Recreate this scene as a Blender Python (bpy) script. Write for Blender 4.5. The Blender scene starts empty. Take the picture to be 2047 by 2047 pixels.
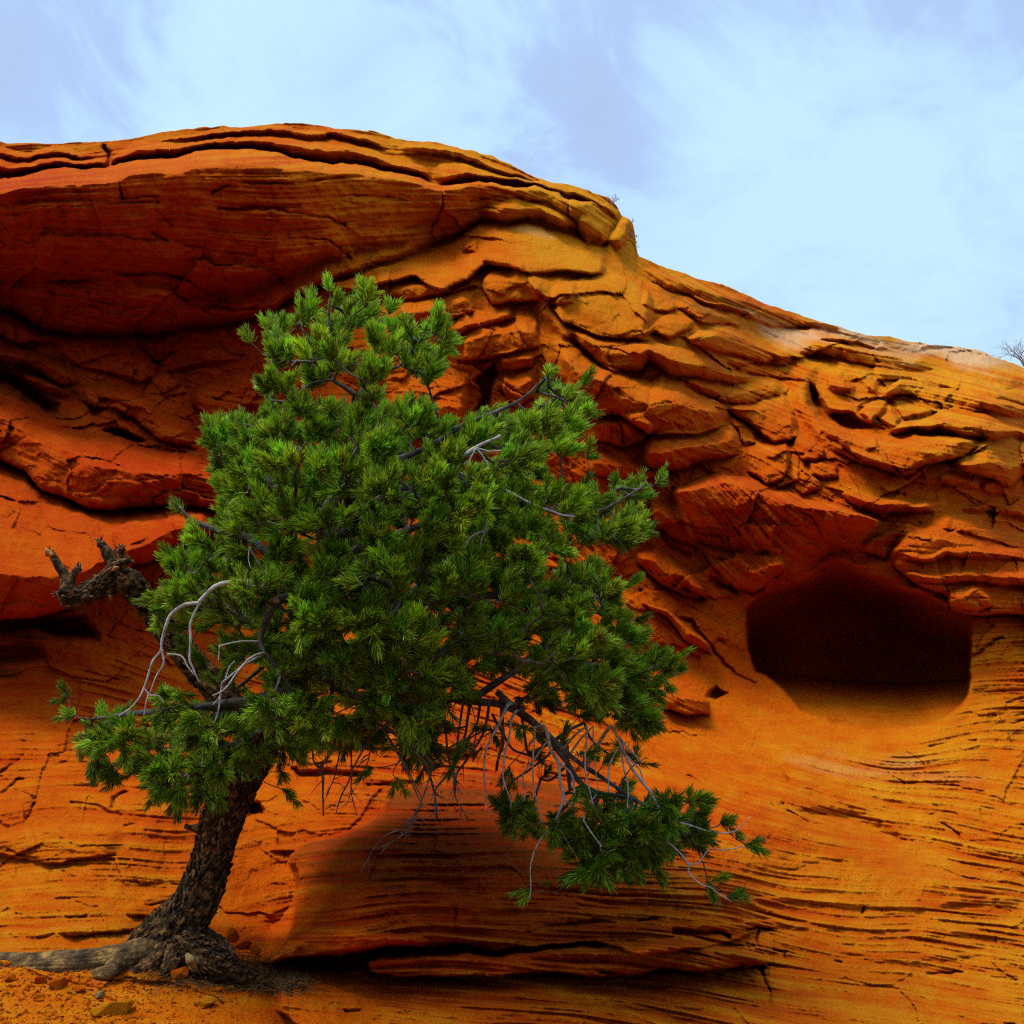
import bpy, bmesh, math, random
import numpy as np
from mathutils import Vector, Matrix

random.seed(11)
RNG = np.random.default_rng(7)
scene = bpy.context.scene

# ------------------------------------------------------------------ camera
PITCH = math.radians(12.0)
FOV = math.radians(50.0)
CAM = np.array([0.0, 0.0, 1.6])
SZ = 2047.0
FPX = (SZ / 2) / math.tan(FOV / 2)
cam_d = bpy.data.cameras.new("camera")
cam = bpy.data.objects.new("camera", cam_d)
scene.collection.objects.link(cam)
cam.location = CAM
cam.rotation_euler = (math.pi / 2 + PITCH, 0, 0)
cam_d.sensor_fit = 'HORIZONTAL'
cam_d.angle = FOV
cam_d.clip_end = 3000
cam_d.clip_start = 0.05
scene.camera = cam

# ------------------------------------------------------------------ light
SUN_EL = math.radians(67.0)
SUN_AZ = math.radians(-102.0)      # measured from +Y (view direction) towards +X (right)
SUN_STR = 2.8
SKY_STR = 0.10
EXPOSURE = 0.5
scene.view_settings.view_transform = 'Standard'
scene.view_settings.look = 'None'
scene.view_settings.exposure = EXPOSURE
scene.view_settings.gamma = 1.0

def pix_ray(u, v):
    x = (np.asarray(u, float) - SZ / 2) / FPX
    y = -(np.asarray(v, float) - SZ / 2) / FPX
    dx = x
    dy = math.cos(PITCH) - y * math.sin(PITCH)
    dz = math.sin(PITCH) + y * math.cos(PITCH)
    return dx, dy, dz

def P(u, v, Y):
    """point of the place seen at (u, v) of the 2047 px frame at the distance Y"""
    dx, dy, dz = pix_ray(u, v)
    k = np.asarray(Y, float) / dy
    return np.stack([CAM[0] + dx * k, CAM[1] + dy * k, CAM[2] + dz * k], -1)

world = bpy.data.worlds.new("World")
scene.world = world
world.use_nodes = True
wn = world.node_tree
wn.nodes.clear()

def N(nt, typ, **kw):
    n = nt.nodes.new(typ)
    for k, v in kw.items():
        if k.startswith('i_'):
            key = k[2:]
            n.inputs[int(key) if key.isdigit() else key.replace('_', ' ')].default_value = v
        else:
            setattr(n, k, v)
    return n

def build_world():
    nt = wn
    L = nt.links.new
    out = N(nt, 'ShaderNodeOutputWorld')
    bg = N(nt, 'ShaderNodeBackground')
    bg.inputs['Strength'].default_value = SKY_STR
    sky = N(nt, 'ShaderNodeTexSky')
    sky.sky_type = 'NISHITA'
    sky.sun_disc = False
    sky.sun_elevation = SUN_EL
    sky.sun_rotation = SUN_AZ
    sky.dust_density = 2.0
    tc = N(nt, 'ShaderNodeTexCoord')
    # warp of the direction so that cloud banks have wispy borders
    nz = N(nt, 'ShaderNodeTexNoise'); nz.inputs['Scale'].default_value = 3.2
    nz.inputs['Detail'].default_value = 7; nz.inputs['Roughness'].default_value = 0.55
    L(tc.outputs['Generated'], nz.inputs['Vector'])
    sub = N(nt, 'ShaderNodeVectorMath', operation='SUBTRACT'); sub.inputs[1].default_value = (.5, .5, .5)
    L(nz.outputs['Color'], sub.inputs[0])
    sc_ = N(nt, 'ShaderNodeVectorMath', operation='SCALE'); sc_.inputs['Scale'].default_value = 0.22
    L(sub.outputs[0], sc_.inputs[0])
    add = N(nt, 'ShaderNodeVectorMath', operation='ADD')
    L(tc.outputs['Generated'], add.inputs[0]); L(sc_.outputs[0], add.inputs[1])
    # cloud banks: centre (frame px), radius, weight
    blobs = [(350, 220, .20, .6), (200, 120, .07, -.2), (620, 150, .07, -.15), (80, 250, .10, -.15), (1680, 430, .22, .55), (1500, 180, .12, .3), (1420, 700, .10, -.1), (1750, 180, .06, -.15), (1980, 480, .07, -.2),
             (850, 60, .10, -.05), (1190, 300, .10, -.30), (1330, 120, .08, -.35), (1900, 10, .14, -.4),
             (950, 170, .09, .35), (80, 20, .10, -.35), (1120, 470, .09, .15), (600, 30, .09, .12),
             (1980, 260, .10, .35), (1900, 620, .2, .15)]
    acc = None
    for (u, v, r, w) in blobs:
        dx, dy, dz = pix_ray(u, v)
        d = Vector((float(dx), float(dy), float(dz))).normalized()
        dist = N(nt, 'ShaderNodeVectorMath', operation='DISTANCE'); dist.inputs[1].default_value = d
        L(add.outputs[0], dist.inputs[0])
        mr = N(nt, 'ShaderNodeMapRange', interpolation_type='SMOOTHSTEP')
        mr.inputs['From Min'].default_value = 0; mr.inputs['From Max'].default_value = r * 1.7
        mr.inputs['To Min'].default_value = w; mr.inputs['To Max'].default_value = 0
        L(dist.outputs['Value'], mr.inputs['Value'])
        if acc is None:
            acc = mr.outputs[0]
        else:
            a = N(nt, 'ShaderNodeMath', operation='ADD')
            L(acc, a.inputs[0]); L(mr.outputs[0], a.inputs[1]); acc = a.outputs[0]
    n2 = N(nt, 'ShaderNodeTexNoise'); n2.inputs['Scale'].default_value = 6.5
    n2.inputs['Detail'].default_value = 10; n2.inputs['Roughness'].default_value = 0.63
    n2.inputs['Distortion'].default_value = .7
    L(tc.outputs['Generated'], n2.inputs['Vector'])
    m2 = N(nt, 'ShaderNodeMath', operation='MULTIPLY_ADD'); m2.inputs[1].default_value = 2.3; m2.inputs[2].default_value = -.74
    L(n2.outputs['Fac'], m2.inputs[0])
    a = N(nt, 'ShaderNodeMath', operation='ADD', use_clamp=False); L(acc, a.inputs[0]); L(m2.outputs[0], a.inputs[1])
    ramp = N(nt, 'ShaderNodeValToRGB')
    cr = ramp.color_ramp
    cr.elements[0].position = 0.0; cr.elements[0].color = (.44, .58, .84, 1)
    cr.elements[1].position = 1.0; cr.elements[1].color = (.60, .86, .98, 1)
    e = cr.elements.new(.35); e.color = (.44, .62, .95, 1)
    e = cr.elements.new(.65); e.color = (.54, .78, 1.0, 1)
    L(a.outputs[0], ramp.inputs[0])
    up = N(nt, 'ShaderNodeVectorMath', operation='SCALE'); up.inputs['Scale'].default_value = .76 / SKY_STR
    L(ramp.outputs[0], up.inputs[0])
    mix = N(nt, 'ShaderNodeMix', data_type='RGBA'); mix.inputs[0].default_value = .9
    L(sky.outputs[0], mix.inputs[6]); L(up.outputs[0], mix.inputs[7])
    # added: unseen sky dimmed low behind the camera, raised overhead, to shape fill light
    sp = N(nt, 'ShaderNodeSeparateXYZ'); L(tc.outputs['Generated'], sp.inputs[0])
    back = N(nt, 'ShaderNodeMapRange', interpolation_type='SMOOTHSTEP'); back.inputs['From Min'].default_value = -.25; back.inputs['From Max'].default_value = .55
    back.inputs['To Min'].default_value = 1; back.inputs['To Max'].default_value = 0
    L(sp.outputs[1], back.inputs['Value'])
    low = N(nt, 'ShaderNodeMapRange', interpolation_type='SMOOTHSTEP'); low.inputs['From Min'].default_value = 0; low.inputs['From Max'].default_value = .95
    low.inputs['To Min'].default_value = .42; low.inputs['To Max'].default_value = 2.1
    L(sp.outputs[2], low.inputs['Value'])
    gm = N(nt, 'ShaderNodeMix', data_type='FLOAT'); L(back.outputs[0], gm.inputs[0]); gm.inputs[2].default_value = 1; L(low.outputs[0], gm.inputs[3])
    fin = N(nt, 'ShaderNodeVectorMath', operation='SCALE'); L(mix.outputs[2], fin.inputs[0]); L(gm.outputs[0], fin.inputs['Scale'])
    L(fin.outputs[0], bg.inputs['Color'])
    L(bg.outputs[0], out.inputs[0])
build_world()

sun_d = bpy.data.lights.new("sun", 'SUN')
sun_d.energy = SUN_STR
sun_d.angle = math.radians(26)
sun_d.color = (1.0, .95, .86)
sun = bpy.data.objects.new("sun", sun_d)
scene.collection.objects.link(sun)
sdir = Vector((math.sin(SUN_AZ) * math.cos(SUN_EL), math.cos(SUN_AZ) * math.cos(SUN_EL), math.sin(SUN_EL)))
sun.rotation_euler = sdir.to_track_quat('Z', 'Y').to_euler()
sun.location = (20, -10, 40)
scene.cycles.max_bounces = 8
scene.cycles.diffuse_bounces = 5
scene.cycles.use_denoising = False
scene.cycles.filter_width = 1.15

# ------------------------------------------------------------------ helpers
def link(o, parent=None):
    scene.collection.objects.link(o)
    if parent is not None:
        o.parent = parent
        o.matrix_parent_inverse = Matrix.Translation(-Vector(parent_world(parent)))
    return o

def parent_world(p):
    v = Vector(p.location)
    return v

def tag(o, label=None, category=None, group=None, kind=None):
    if label: o['label'] = label
    if category: o['category'] = category
    if group: o['group'] = group
    if kind: o['kind'] = kind
    return o

def np_mesh(name, V, F4=None, F3=None, smooth=True, mat=None, attrs=None):
    me = bpy.data.meshes.new(name)
    V = np.ascontiguousarray(V, np.float32)
    nq = 0 if F4 is None else len(F4); nt_ = 0 if F3 is None else len(F3)
    idx = []
    if nq: idx.append(np.asarray(F4, np.int32).ravel())
    if nt_: idx.append(np.asarray(F3, np.int32).ravel())
    idx = np.concatenate(idx)
    starts = np.concatenate([np.arange(nq) * 4, nq * 4 + np.arange(nt_) * 3]).astype(np.int32)
    me.vertices.add(len(V)); me.vertices.foreach_set('co', V.ravel())
    me.loops.add(len(idx)); me.loops.foreach_set('vertex_index', idx)
    me.polygons.add(nq + nt_)
    me.polygons.foreach_set('loop_start', starts)
    me.update(calc_edges=True)
    me.polygons.foreach_set('use_smooth', np.full(nq + nt_, smooth, bool))
    if attrs:
        for k, a in attrs.items():
            a = np.asarray(a, np.float32)
            if a.ndim == 1:
                at = me.attributes.new(k, 'FLOAT', 'POINT'); at.data.foreach_set('value', a)
            else:
                at = me.attributes.new(k, 'FLOAT_COLOR', 'POINT')
                c = np.ones((len(a), 4), np.float32); c[:, :3] = a
                at.data.foreach_set('color', c.ravel())
    if mat: me.materials.append(mat)
    me.update()
    return me

def sstep(a, b, x):
    t = np.clip((x - a) / (b - a), 0, 1)
    return t * t * (3 - 2 * t)

def _h3(ix, iy, iz, seed):
    n = (ix.astype(np.int64) * 374761393 + iy.astype(np.int64) * 668265263 + iz.astype(np.int64) * 2147483647 + seed * 1274126177)
    n = (n ^ (n >> 13)) * 1274126177
    n = n ^ (n >> 16)
    return (n & 0xFFFFFF) / float(0xFFFFFF)

def noise3(p, seed=0):
    p = np.asarray(p, float)
    i = np.floor(p).astype(np.int64); f = p - i; f = f * f * (3 - 2 * f)
    r = 0
    for dx in (0, 1):
        for dy in (0, 1):
            for dz in (0, 1):
                w = (f[..., 0] if dx else 1 - f[..., 0]) * (f[..., 1] if dy else 1 - f[..., 1]) * (f[..., 2] if dz else 1 - f[..., 2])
                r = r + w * _h3(i[..., 0] + dx, i[..., 1] + dy, i[..., 2] + dz, seed)
    return r * 2 - 1

def fbm3(p, octv=4, seed=0):
    a = 1.0; s = 0; t = 0
    for o in range(octv):
        s = s + a * noise3(np.asarray(p) * 2 ** o, seed + o); t += a; a *= .5
    return s / t

# ------------------------------------------------------------------ the rock relief
# field grid: the relief is worked out on a grid of bearings and elevations, then
# every sample is put at its own distance so that it becomes a real surface
U0, U1, V0, V1, ST = -700.0, 2750.0, 180.0, 2620.0, 2.0
GU = np.arange(U0, U1 + .1, ST); GV = np.arange(V0, V1 + .1, ST)
NU, NV = len(GU), len(GV)
UU, VV = np.meshgrid(GU, GV)

def upsample(a, shape):
    """smooth resize of a coarse array to shape"""
    h, w = a.shape
    y = np.linspace(0, h - 1.001, shape[0]); x = np.linspace(0, w - 1.001, shape[1])
    def cub(arr, t):
        i = np.floor(t).astype(int); f = t - i
        i0 = np.clip(i - 1, 0, arr.shape[0] - 1); i1 = i; i2 = np.clip(i + 1, 0, arr.shape[0] - 1); i3 = np.clip(i + 2, 0, arr.shape[0] - 1)
        f = f[:, None]
        return (arr[i0] * (-.5 * f + f ** 2 - .5 * f ** 3) + arr[i1] * (1 - 2.5 * f ** 2 + 1.5 * f ** 3)
                + arr[i2] * (.5 * f + 2 * f ** 2 - 1.5 * f ** 3) + arr[i3] * (-.5 * f ** 2 + .5 * f ** 3))
    b = cub(a, y)
    return cub(b.T, x).T

def gnoise(scale, seed, shape=None, aniso=1.0):
    """noise of feature size `scale` (frame px)"""
    r = np.random.default_rng(seed)
    shape = shape or (NV, NU)
    h = max(4, int((V1 - V0) / scale) + 3); w = max(4, int((U1 - U0) / (scale * aniso)) + 3)
    return upsample(r.standard_normal((h, w)), shape)

def gfbm(scale, seed, octv=4, gain=.5, aniso=1.0):
    s = 0; a = 1; t = 0
    for o in range(octv):
        s = s + a * gnoise(scale / 2 ** o, seed + o, aniso=aniso); t += a * a; a *= gain
    return s / math.sqrt(t)

def tps(pts, smooth=0.0):
    """thin plate field through (u, v, value)"""
    pts = np.asarray(pts, float)
    X = pts[:, :2] / 1000.0; z = pts[:, 2]
    n = len(X)
    d = np.linalg.norm(X[:, None] - X[None], axis=2)
    K = d * d * np.log(d + 1e-9) + smooth * np.eye(n)
    A = np.zeros((n + 3, n + 3)); A[:n, :n] = K; A[:n, n] = 1; A[:n, n + 1:] = X; A[n, :n] = 1; A[n + 1:, :n] = X.T
    w = np.linalg.solve(A, np.concatenate([z, [0, 0, 0]]))
    cu = np.linspace(U0, U1, 180); cv = np.linspace(V0, V1, 130)
    CU, CV = np.meshgrid(cu / 1000, cv / 1000)
    out = w[n] + w[n + 1] * CU + w[n + 2] * CV
    for i in range(n):
        r = np.hypot(CU - X[i, 0], CV - X[i, 1])
        out = out + w[i] * r * r * np.log(r + 1e-9)
    return upsample(out, (NV, NU))

# views used to note down the outlines: (origin u, origin v, scale)
ZS = {0: (0, 0, 1.0595), 1: (0, 200, .3623), 2: (650, 200, .3623), 3: (1300, 450, .3882), 4: (1200, 900, .44),
      5: (0, 700, .3623), 6: (0, 1450, .3106), 7: (500, 1450, .3623), 8: (1200, 1450, .4384),
      9: (60, 1050, .2847), 10: (850, 700, .2847), 11: (850, 1350, .3364), 12: (400, 500, .2588), 13: (0, 0, 1.0)}
def Z(k, *pts):
    a, b, s = ZS[k]
    return [(a + x * s, b + y * s) for x, y in pts]

SKYLINE = Z(0, (-660, 300), (-200, 285), (0, 268), (60, 270), (140, 272), (190, 268), (270, 258), (320, 247), (400, 238), (480, 237), (570, 235), (700, 245),
            (735, 257), (745, 262), (830, 270), (930, 295), (1010, 333), (1080, 350), (1150, 376), (1164, 393), (1173, 410), (1186, 412), (1194, 420),
            (1198, 438), (1200, 458), (1202, 472), (1206, 482), (1240, 500), (1320, 525), (1400, 552), (1450, 575), (1530, 602), (1600, 622), (1650, 635),
            (1780, 650), (1840, 658), (1932, 695), (2100, 760), (2600, 900))
su = np.array([p[0] for p in SKYLINE]); sv = np.array([p[1] for p in SKYLINE])
def skyline(u):
    return np.interp(u, su, sv)

Y_PTS = []
def yrow(v, *uy):
    for u, y in uy: Y_PTS.append((u, v, y))
yrow(2600, (-700, 3.7), (0, 3.7), (700, 3.7), (1400, 3.8), (2100, 4.0), (2750, 4.2))
yrow(2300, (-700, 4.3), (0, 4.4), (1000, 4.7), (2047, 5.2), (2750, 5.6))
yrow(2047, (-700, 5.1), (0, 5.2), (500, 5.35), (1000, 5.6), (1500, 5.9), (2047, 6.4), (2750, 7.2))
yrow(1900, (-700, 5.8), (0, 5.9), (300, 5.95), (500, 6.2), (1000, 6.5), (1500, 6.9), (2047, 7.6), (2750, 8.5))
yrow(1800, (0, 6.7), (300, 6.8), (520, 7.3), (1000, 7.1), (1500, 7.5), (2047, 8.5))
yrow(1650, (-700, 7.4), (0, 7.6), (300, 7.7), (520, 8.3), (700, 7.9), (1000, 7.9), (1500, 8.6), (2047, 9.3), (2750, 10.6))
yrow(1550, (0, 8.3), (500, 9.2), (800, 8.9), (1100, 9.2), (1500, 10.1), (2047, 10.3))
yrow(1450, (-700, 9.0), (0, 9.2), (500, 10.2), (1000, 10.6), (1250, 10.9), (1500, 11.6), (1800, 11.4), (2047, 11.2), (2750, 12.8))
yrow(1300, (0, 10.3), (500, 11.4), (1000, 11.8), (1250, 12.0), (1430, 12.7), (1960, 12.25), (2200, 12.6))
yrow(1200, (-700, 10.4), (0, 10.9), (500, 12), (1000, 12.3), (1250, 12.5), (1450, 13.0), (1960, 13.0), (2750, 15.0))
yrow(1000, (-700, 11.5), (0, 11.9), (250, 12.3), (500, 13), (1000, 13.2), (1300, 13.3), (1600, 13.6), (2000, 14.8), (2750, 17))
yrow(800, (-700, 13.3), (0, 13.8), (400, 14.5), (1000, 13.7), (1400, 14.6), (1700, 17), (2000, 18.5), (2750, 22))
yrow(640, (-700, 14.7), (0, 15), (400, 15.5), (1000, 13.95), (1200, 14.5), (1400, 16.0), (1650, 21.5))
yrow(560, (650, 15.0), (900, 14.8), (1150, 15.2))
yrow(610, (800, 14.3), (950, 14.1), (1150, 14.5))
yrow(500, (-700, 15.3), (0, 15.7), (400, 16.2), (900, 16.1), (1150, 16.6))
yrow(440, (1150, 17.2), (1000, 16.6))
Y_PTS += [(-700, 300, 17.2), (0, 284, 17.4), (500, 250, 18.3), (800, 278, 18.4), (1070, 353, 18.2), (1237, 424, 18.4), (1350, 545, 18.5),
          (1483, 585, 20.5), (1621, 638, 23), (1886, 689, 26), (2047, 736, 27.5), (2750, 960, 32)]
YB = tps(Y_PTS)

WU = 4.5 * gfbm(70, 101, 2) + 1.0 * gfbm(16, 105, 2)
WV = 4 * gfbm(70, 111, 2) + 1.0 * gfbm(16, 115, 2)
UW = UU + WU; VW = VV + WV
H = np.zeros((NV, NU))          # relief towards the viewer, metres
SMOOTH = np.zeros((NV, NU))     # places worn smooth

def fpl(pl, x):
    a = np.array(sorted(pl))
    return np.interp(x, a[:, 0], a[:, 1])

def window(u0, u1, v0, v1, pad=40):
    i0 = max(0, int((v0 - pad - V0) / ST)); i1 = min(NV, int((v1 + pad - V0) / ST) + 1)
    j0 = max(0, int((u0 - pad - U0) / ST)); j1 = min(NU, int((u1 + pad - U0) / ST) + 1)
    return slice(i0, i1), slice(j0, j1)

def slab(top, bot, fwd, b=.5, uc=.4, gap=.08, gw=4.0, ends=None, lip=4.0, roundness=.1):
    """a ledge of rock: comes forward from its top line to the break, is undercut below it"""
    us = [p[0] for p in top]
    u0, u1 = min(us), max(us)
    vs = [p[1] for p in top + bot]
    s = window(u0, u1, min(vs), max(vs))
    uw = UW[s]; vw = VW[s]
    if ends is None: ends = (min(60, max(10, .13 * (u1 - u0))),) * 2
    if isinstance(fwd, list): fwd = fpl(fwd, uw)
    tp = fpl(top, uw); bt = np.maximum(fpl(bot, uw), tp + 4)
    t = (vw - tp) / (bt - tp)
    a = np.clip(t / b, 0, 1)
    p1 = (1 - roundness) * a + roundness * np.sqrt(np.clip(a * (2 - a), 0, 1))
    c = np.clip((t - b) / (1 - b), 0, 1)
    h = p1 - uc * c ** 1.08
    h = np.where(t > 1, h * (1 - sstep(0, lip, vw - bt)), h)
    h = np.where(t < 0, 0, h)
    e = np.minimum(sstep(0, ends[0], uw - u0) if ends[0] else 1.0, sstep(0, ends[1], u1 - uw) if ends[1] else 1.0)
    H[s] += fwd * h * e
    if gap:
        H[s] -= .4 * gap * np.exp(-((vw - bt - lip * .8) / gw) ** 2) * e

def pdist(pl, uw, vw, closed=False):
    d = np.full(uw.shape, 1e9)
    pts = list(pl) + ([pl[0]] if closed else [])
    for (x0, y0), (x1, y1) in zip(pts[:-1], pts[1:]):
        ex, ey = x1 - x0, y1 - y0
        L2 = ex * ex + ey * ey + 1e-9
        t = np.clip(((uw - x0) * ex + (vw - y0) * ey) / L2, 0, 1)
        d = np.minimum(d, np.hypot(uw - x0 - t * ex, vw - y0 - t * ey))
    return d

def inside(pl, uw, vw):
    r = np.zeros(uw.shape, bool)
    n = len(pl)
    for i in range(n):
        x0, y0 = pl[i]; x1, y1 = pl[(i + 1) % n]
        if y0 == y1: continue
        c = ((y0 > vw) != (y1 > vw)) & (uw < (x1 - x0) * (vw - y0) / (y1 - y0) + x0)
        r ^= c
    return r

def sdf(pl, uw, vw):
    d = pdist(pl, uw, vw, True)
    return np.where(inside(pl, uw, vw), d, -d)

def crack(pl, depth=.2, w=3.5):
    us = [p[0] for p in pl]; vs = [p[1] for p in pl]
    s = window(min(us), max(us), min(vs), max(vs), 40)
    d = pdist(pl, UW[s] + 1.6 * NZ8[s], VW[s] + 1.6 * NZ9[s])
    md = np.clip(.75 + .55 * NZC[s], .08, 1.25)
    H[s] -= .5 * depth * md * np.exp(-(d / (w * .62 * (.6 + .4 * md))) ** 2)
    H[s] -= depth * .12 * np.exp(-(d / (w * 3)) ** 2)

def rib(pl, ht, w):
    us = [p[0] for p in pl]; vs = [p[1] for p in pl]
    s = window(min(us), max(us), min(vs), max(vs), w * 3)
    d = pdist(pl, UW[s], VW[s])
    H[s] += ht * np.exp(-(d / w) ** 2)

def hollow(pl, depth, edge=20, sm=False):
    us = [p[0] for p in pl]; vs = [p[1] for p in pl]
    s = window(min(us), max(us), min(vs), max(vs), 30)
    d = sdf(pl, UW[s], VW[s])
    H[s] -= depth * sstep(-2, edge, d)

def boss(pl, ht, edge=14, tilt=0.0):
    """a block standing proud: flat face with worn edges; tilt>0 leans its face up"""
    us = [p[0] for p in pl]; vs = [p[1] for p in pl]
    s = window(min(us), max(us), min(vs), max(vs), 30)
    d = sdf(pl, UW[s], VW[s])
    m = sstep(-1, edge, d)
    cv = (min(vs) + max(vs)) / 2; hv = (max(vs) - min(vs)) / 2
    H[s] += m * (ht + tilt * (VW[s] - cv) / hv)

NZ8 = gfbm(26, 301, 2, .7); NZ9 = gfbm(26, 311, 2, .7); NZC = gfbm(55, 321, 2)

# --- left dome: cap, great overhang
L_TOP = [(-700, 372)] + Z(1, (0, 430), (150, 405), (400, 382), (570, 376), (620, 365), (720, 330), (860, 312), (960, 310), (1080, 265), (1400, 272), (1600, 310), (1750, 335)) \
    + Z(2, (0, 345), (150, 352), (350, 380), (520, 420), (640, 462), (700, 457), (850, 440), (950, 452), (1050, 490), (1150, 462), (1300, 510), (1360, 545), (1480, 570), (1560, 620), (1610, 700), (1640, 760))
L_BOT = [(-700, 560)] + Z(1, (0, 1140), (120, 1180), (250, 1260), (500, 1280), (850, 1280), (1080, 1240), (1330, 1200), (1500, 1150), (1700, 1045)) \
    + Z(2, (0, 1010), (60, 985), (200, 920), (400, 862), (560, 810), (700, 762), (800, 700), (850, 665), (1000, 682), (1110, 655), (1250, 682), (1400, 722), (1450, 770), (1550, 800), (1640, 830))
slab(L_TOP, L_BOT, [(-700, 4.5), (450, 4.5), (700, 3.2), (900, 1.9), (1100, 1.1), (1250, 1.0)], b=.10, uc=.87, gap=.9, gw=8, ends=(0, 90), lip=6, roundness=.75)
# cap beds above the great lip
slab(Z(1, (-800, 270), (0, 262), (180, 290), (300, 262), (420, 290), (560, 268)), Z(1, (-800, 330), (0, 320), (180, 322), (300, 316), (420, 322), (560, 322)), .35, b=.7, uc=.5, gap=.3, gw=4)
slab(Z(1, (-800, 340), (0, 330), (200, 328), (400, 330), (575, 324)), Z(1, (-800, 420), (0, 408), (200, 392), (400, 376), (575, 370)), .7, b=.55, uc=.75, gap=.6, gw=6, ends=(0, 8))
slab(Z(1, (585, 330), (740, 235), (870, 228), (1000, 210), (1300, 205), (1500, 198), (1700, 200), (1932, 222)) + Z(2, (200, 245), (330, 285), (470, 330), (590, 390)),
     Z(1, (585, 360), (740, 322), (860, 302), (1000, 292), (1090, 256), (1400, 262), (1600, 300), (1750, 325)) + Z(2, (0, 335), (150, 342), (350, 370), (520, 412), (600, 440)), .9, b=.5, uc=.75, gap=.55, gw=6, ends=(10, 16))
slab(Z(1, (830, 215), (1180, 170), (1500, 150), (1800, 150)) + Z(2, (0, 165), (200, 180), (330, 220), (375, 250)),
     Z(1, (830, 232), (1180, 196), (1500, 186), (1800, 190)) + Z(2, (0, 205), (200, 222), (330, 258), (375, 270)), .5, b=.5, uc=.6, gap=.3, gw=4)
slab(Z(2, (380, 225), (540, 230), (700, 260), (850, 310), (1000, 370), (1160, 430)), Z(2, (380, 262), (540, 290), (700, 312), (850, 350), (1000, 405), (1160, 440)), .5, b=.5, uc=.6, gap=.25, gw=4)
slab(Z(2, (590, 380), (640, 340), (800, 350), (1000, 410), (1150, 440), (1340, 500)), Z(2, (590, 425), (640, 452), (800, 432), (900, 436), (1150, 455), (1340, 530)), .8, b=.6, uc=.8, gap=.5, gw=6)
slab(Z(2, (1150, 440), (1300, 455), (1430, 510), (1560, 580), (1630, 640)), Z(2, (1150, 455), (1300, 500), (1430, 545), (1560, 620), (1630, 680)), .5, b=.6, uc=.5, gap=.25, gw=4)
for pl, d, w in [
    (Z(2, (648, 470), (640, 560), (620, 640), (600, 740), (550, 815)), .45, 4),
    (Z(1, (615, 372), (640, 450), (662, 550)), .35, 3.5), (Z(1, (548, 262), (572, 300), (574, 372)), .8, 6), (Z(1, (662, 550), (850, 548)), .15, 3),
    (Z(2, (1358, 545), (1350, 630), (1395, 680), (1415, 745)), .5, 5), (Z(2, (1640, 640), (1590, 730), (1545, 805)), 1.5, 9),
    (Z(1, (0, 1005), (300, 1008), (520, 998), (700, 965), (880, 950), (1040, 1000), (1160, 1060), (1250, 1050)), .4, 5),
    (Z(1, (0, 1100), (150, 1060), (330, 1080), (560, 1110), (900, 1160), (1200, 1130), (1400, 1150)), .25, 4),
    (Z(1, (260, 610), (420, 580), (600, 575), (860, 580)), .15, 3), (Z(1, (1220, 605), (1400, 590), (1600, 620), (1900, 690)), .3, 4),
    (Z(1, (1180, 500), (1300, 455), (1500, 450), (1700, 470), (1900, 430)), .3, 4), (Z(1, (520, 735), (690, 742)), .2, 3),
    (Z(1, (840, 720), (920, 775)), .2, 3), (Z(1, (1000, 800), (1190, 830), (1400, 840)), .2, 3), (Z(1, (520, 900), (660, 910)), .2, 3),
    (Z(1, (850, 620), (960, 690)), .18, 3), (Z(1, (1500, 870), (1620, 940)), .2, 3), (Z(1, (1680, 760), (1800, 790), (1932, 870)), .2, 3),
    (Z(2, (160, 520), (400, 560), (600, 560)), .2, 3), (Z(2, (200, 700), (420, 720), (600, 690)), .2, 3), (Z(2, (700, 620), (900, 600), (1100, 640)), .25, 4),
    (Z(2, (780, 560), (960, 540), (1200, 560), (1340, 620)), .3, 4), (Z(2, (1480, 600), (1580, 680), (1600, 720)), .3, 4)]:
    crack(pl, d, w)
slab(Z(1, (-600, 1000), (0, 1010), (300, 1015), (700, 985), (1000, 1010), (1250, 1070)), Z(1, (-600, 1090), (0, 1110), (250, 1230), (600, 1262), (1000, 1240), (1250, 1180)), .35, b=.35, uc=.7, gap=.2)
slab(Z(2, (860, 600), (1000, 560), (1150, 570), (1360, 640)), Z(2, (860, 650), (1000, 670), (1150, 650), (1360, 700)), .35, b=.4, uc=.6, gap=.2)
slab(Z(2, (1400, 640), (1480, 650), (1560, 720)), Z(2, (1400, 700), (1480, 750), (1560, 790)), .3, b=.4, uc=.6, gap=.15)
boss(Z(2, (1560, 790), (1600, 680), (1640, 645), (1690, 655), (1708, 690), (1690, 760), (1640, 830), (1590, 830)), .9, 14, .2)
crack(Z(2, (1600, 715), (1650, 720), (1700, 735)), .25, 3); crack(Z(2, (1570, 770), (1640, 775), (1680, 790)), .2, 3)

hollow(Z(1, (900, 1010), (1300, 960), (1932, 760)) + Z(2, (250, 740), (520, 740), (430, 850), (200, 910), (0, 1000)) + Z(1, (1700, 1040), (1500, 1145), (1200, 1200), (950, 1180)), .9, 60)
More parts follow.
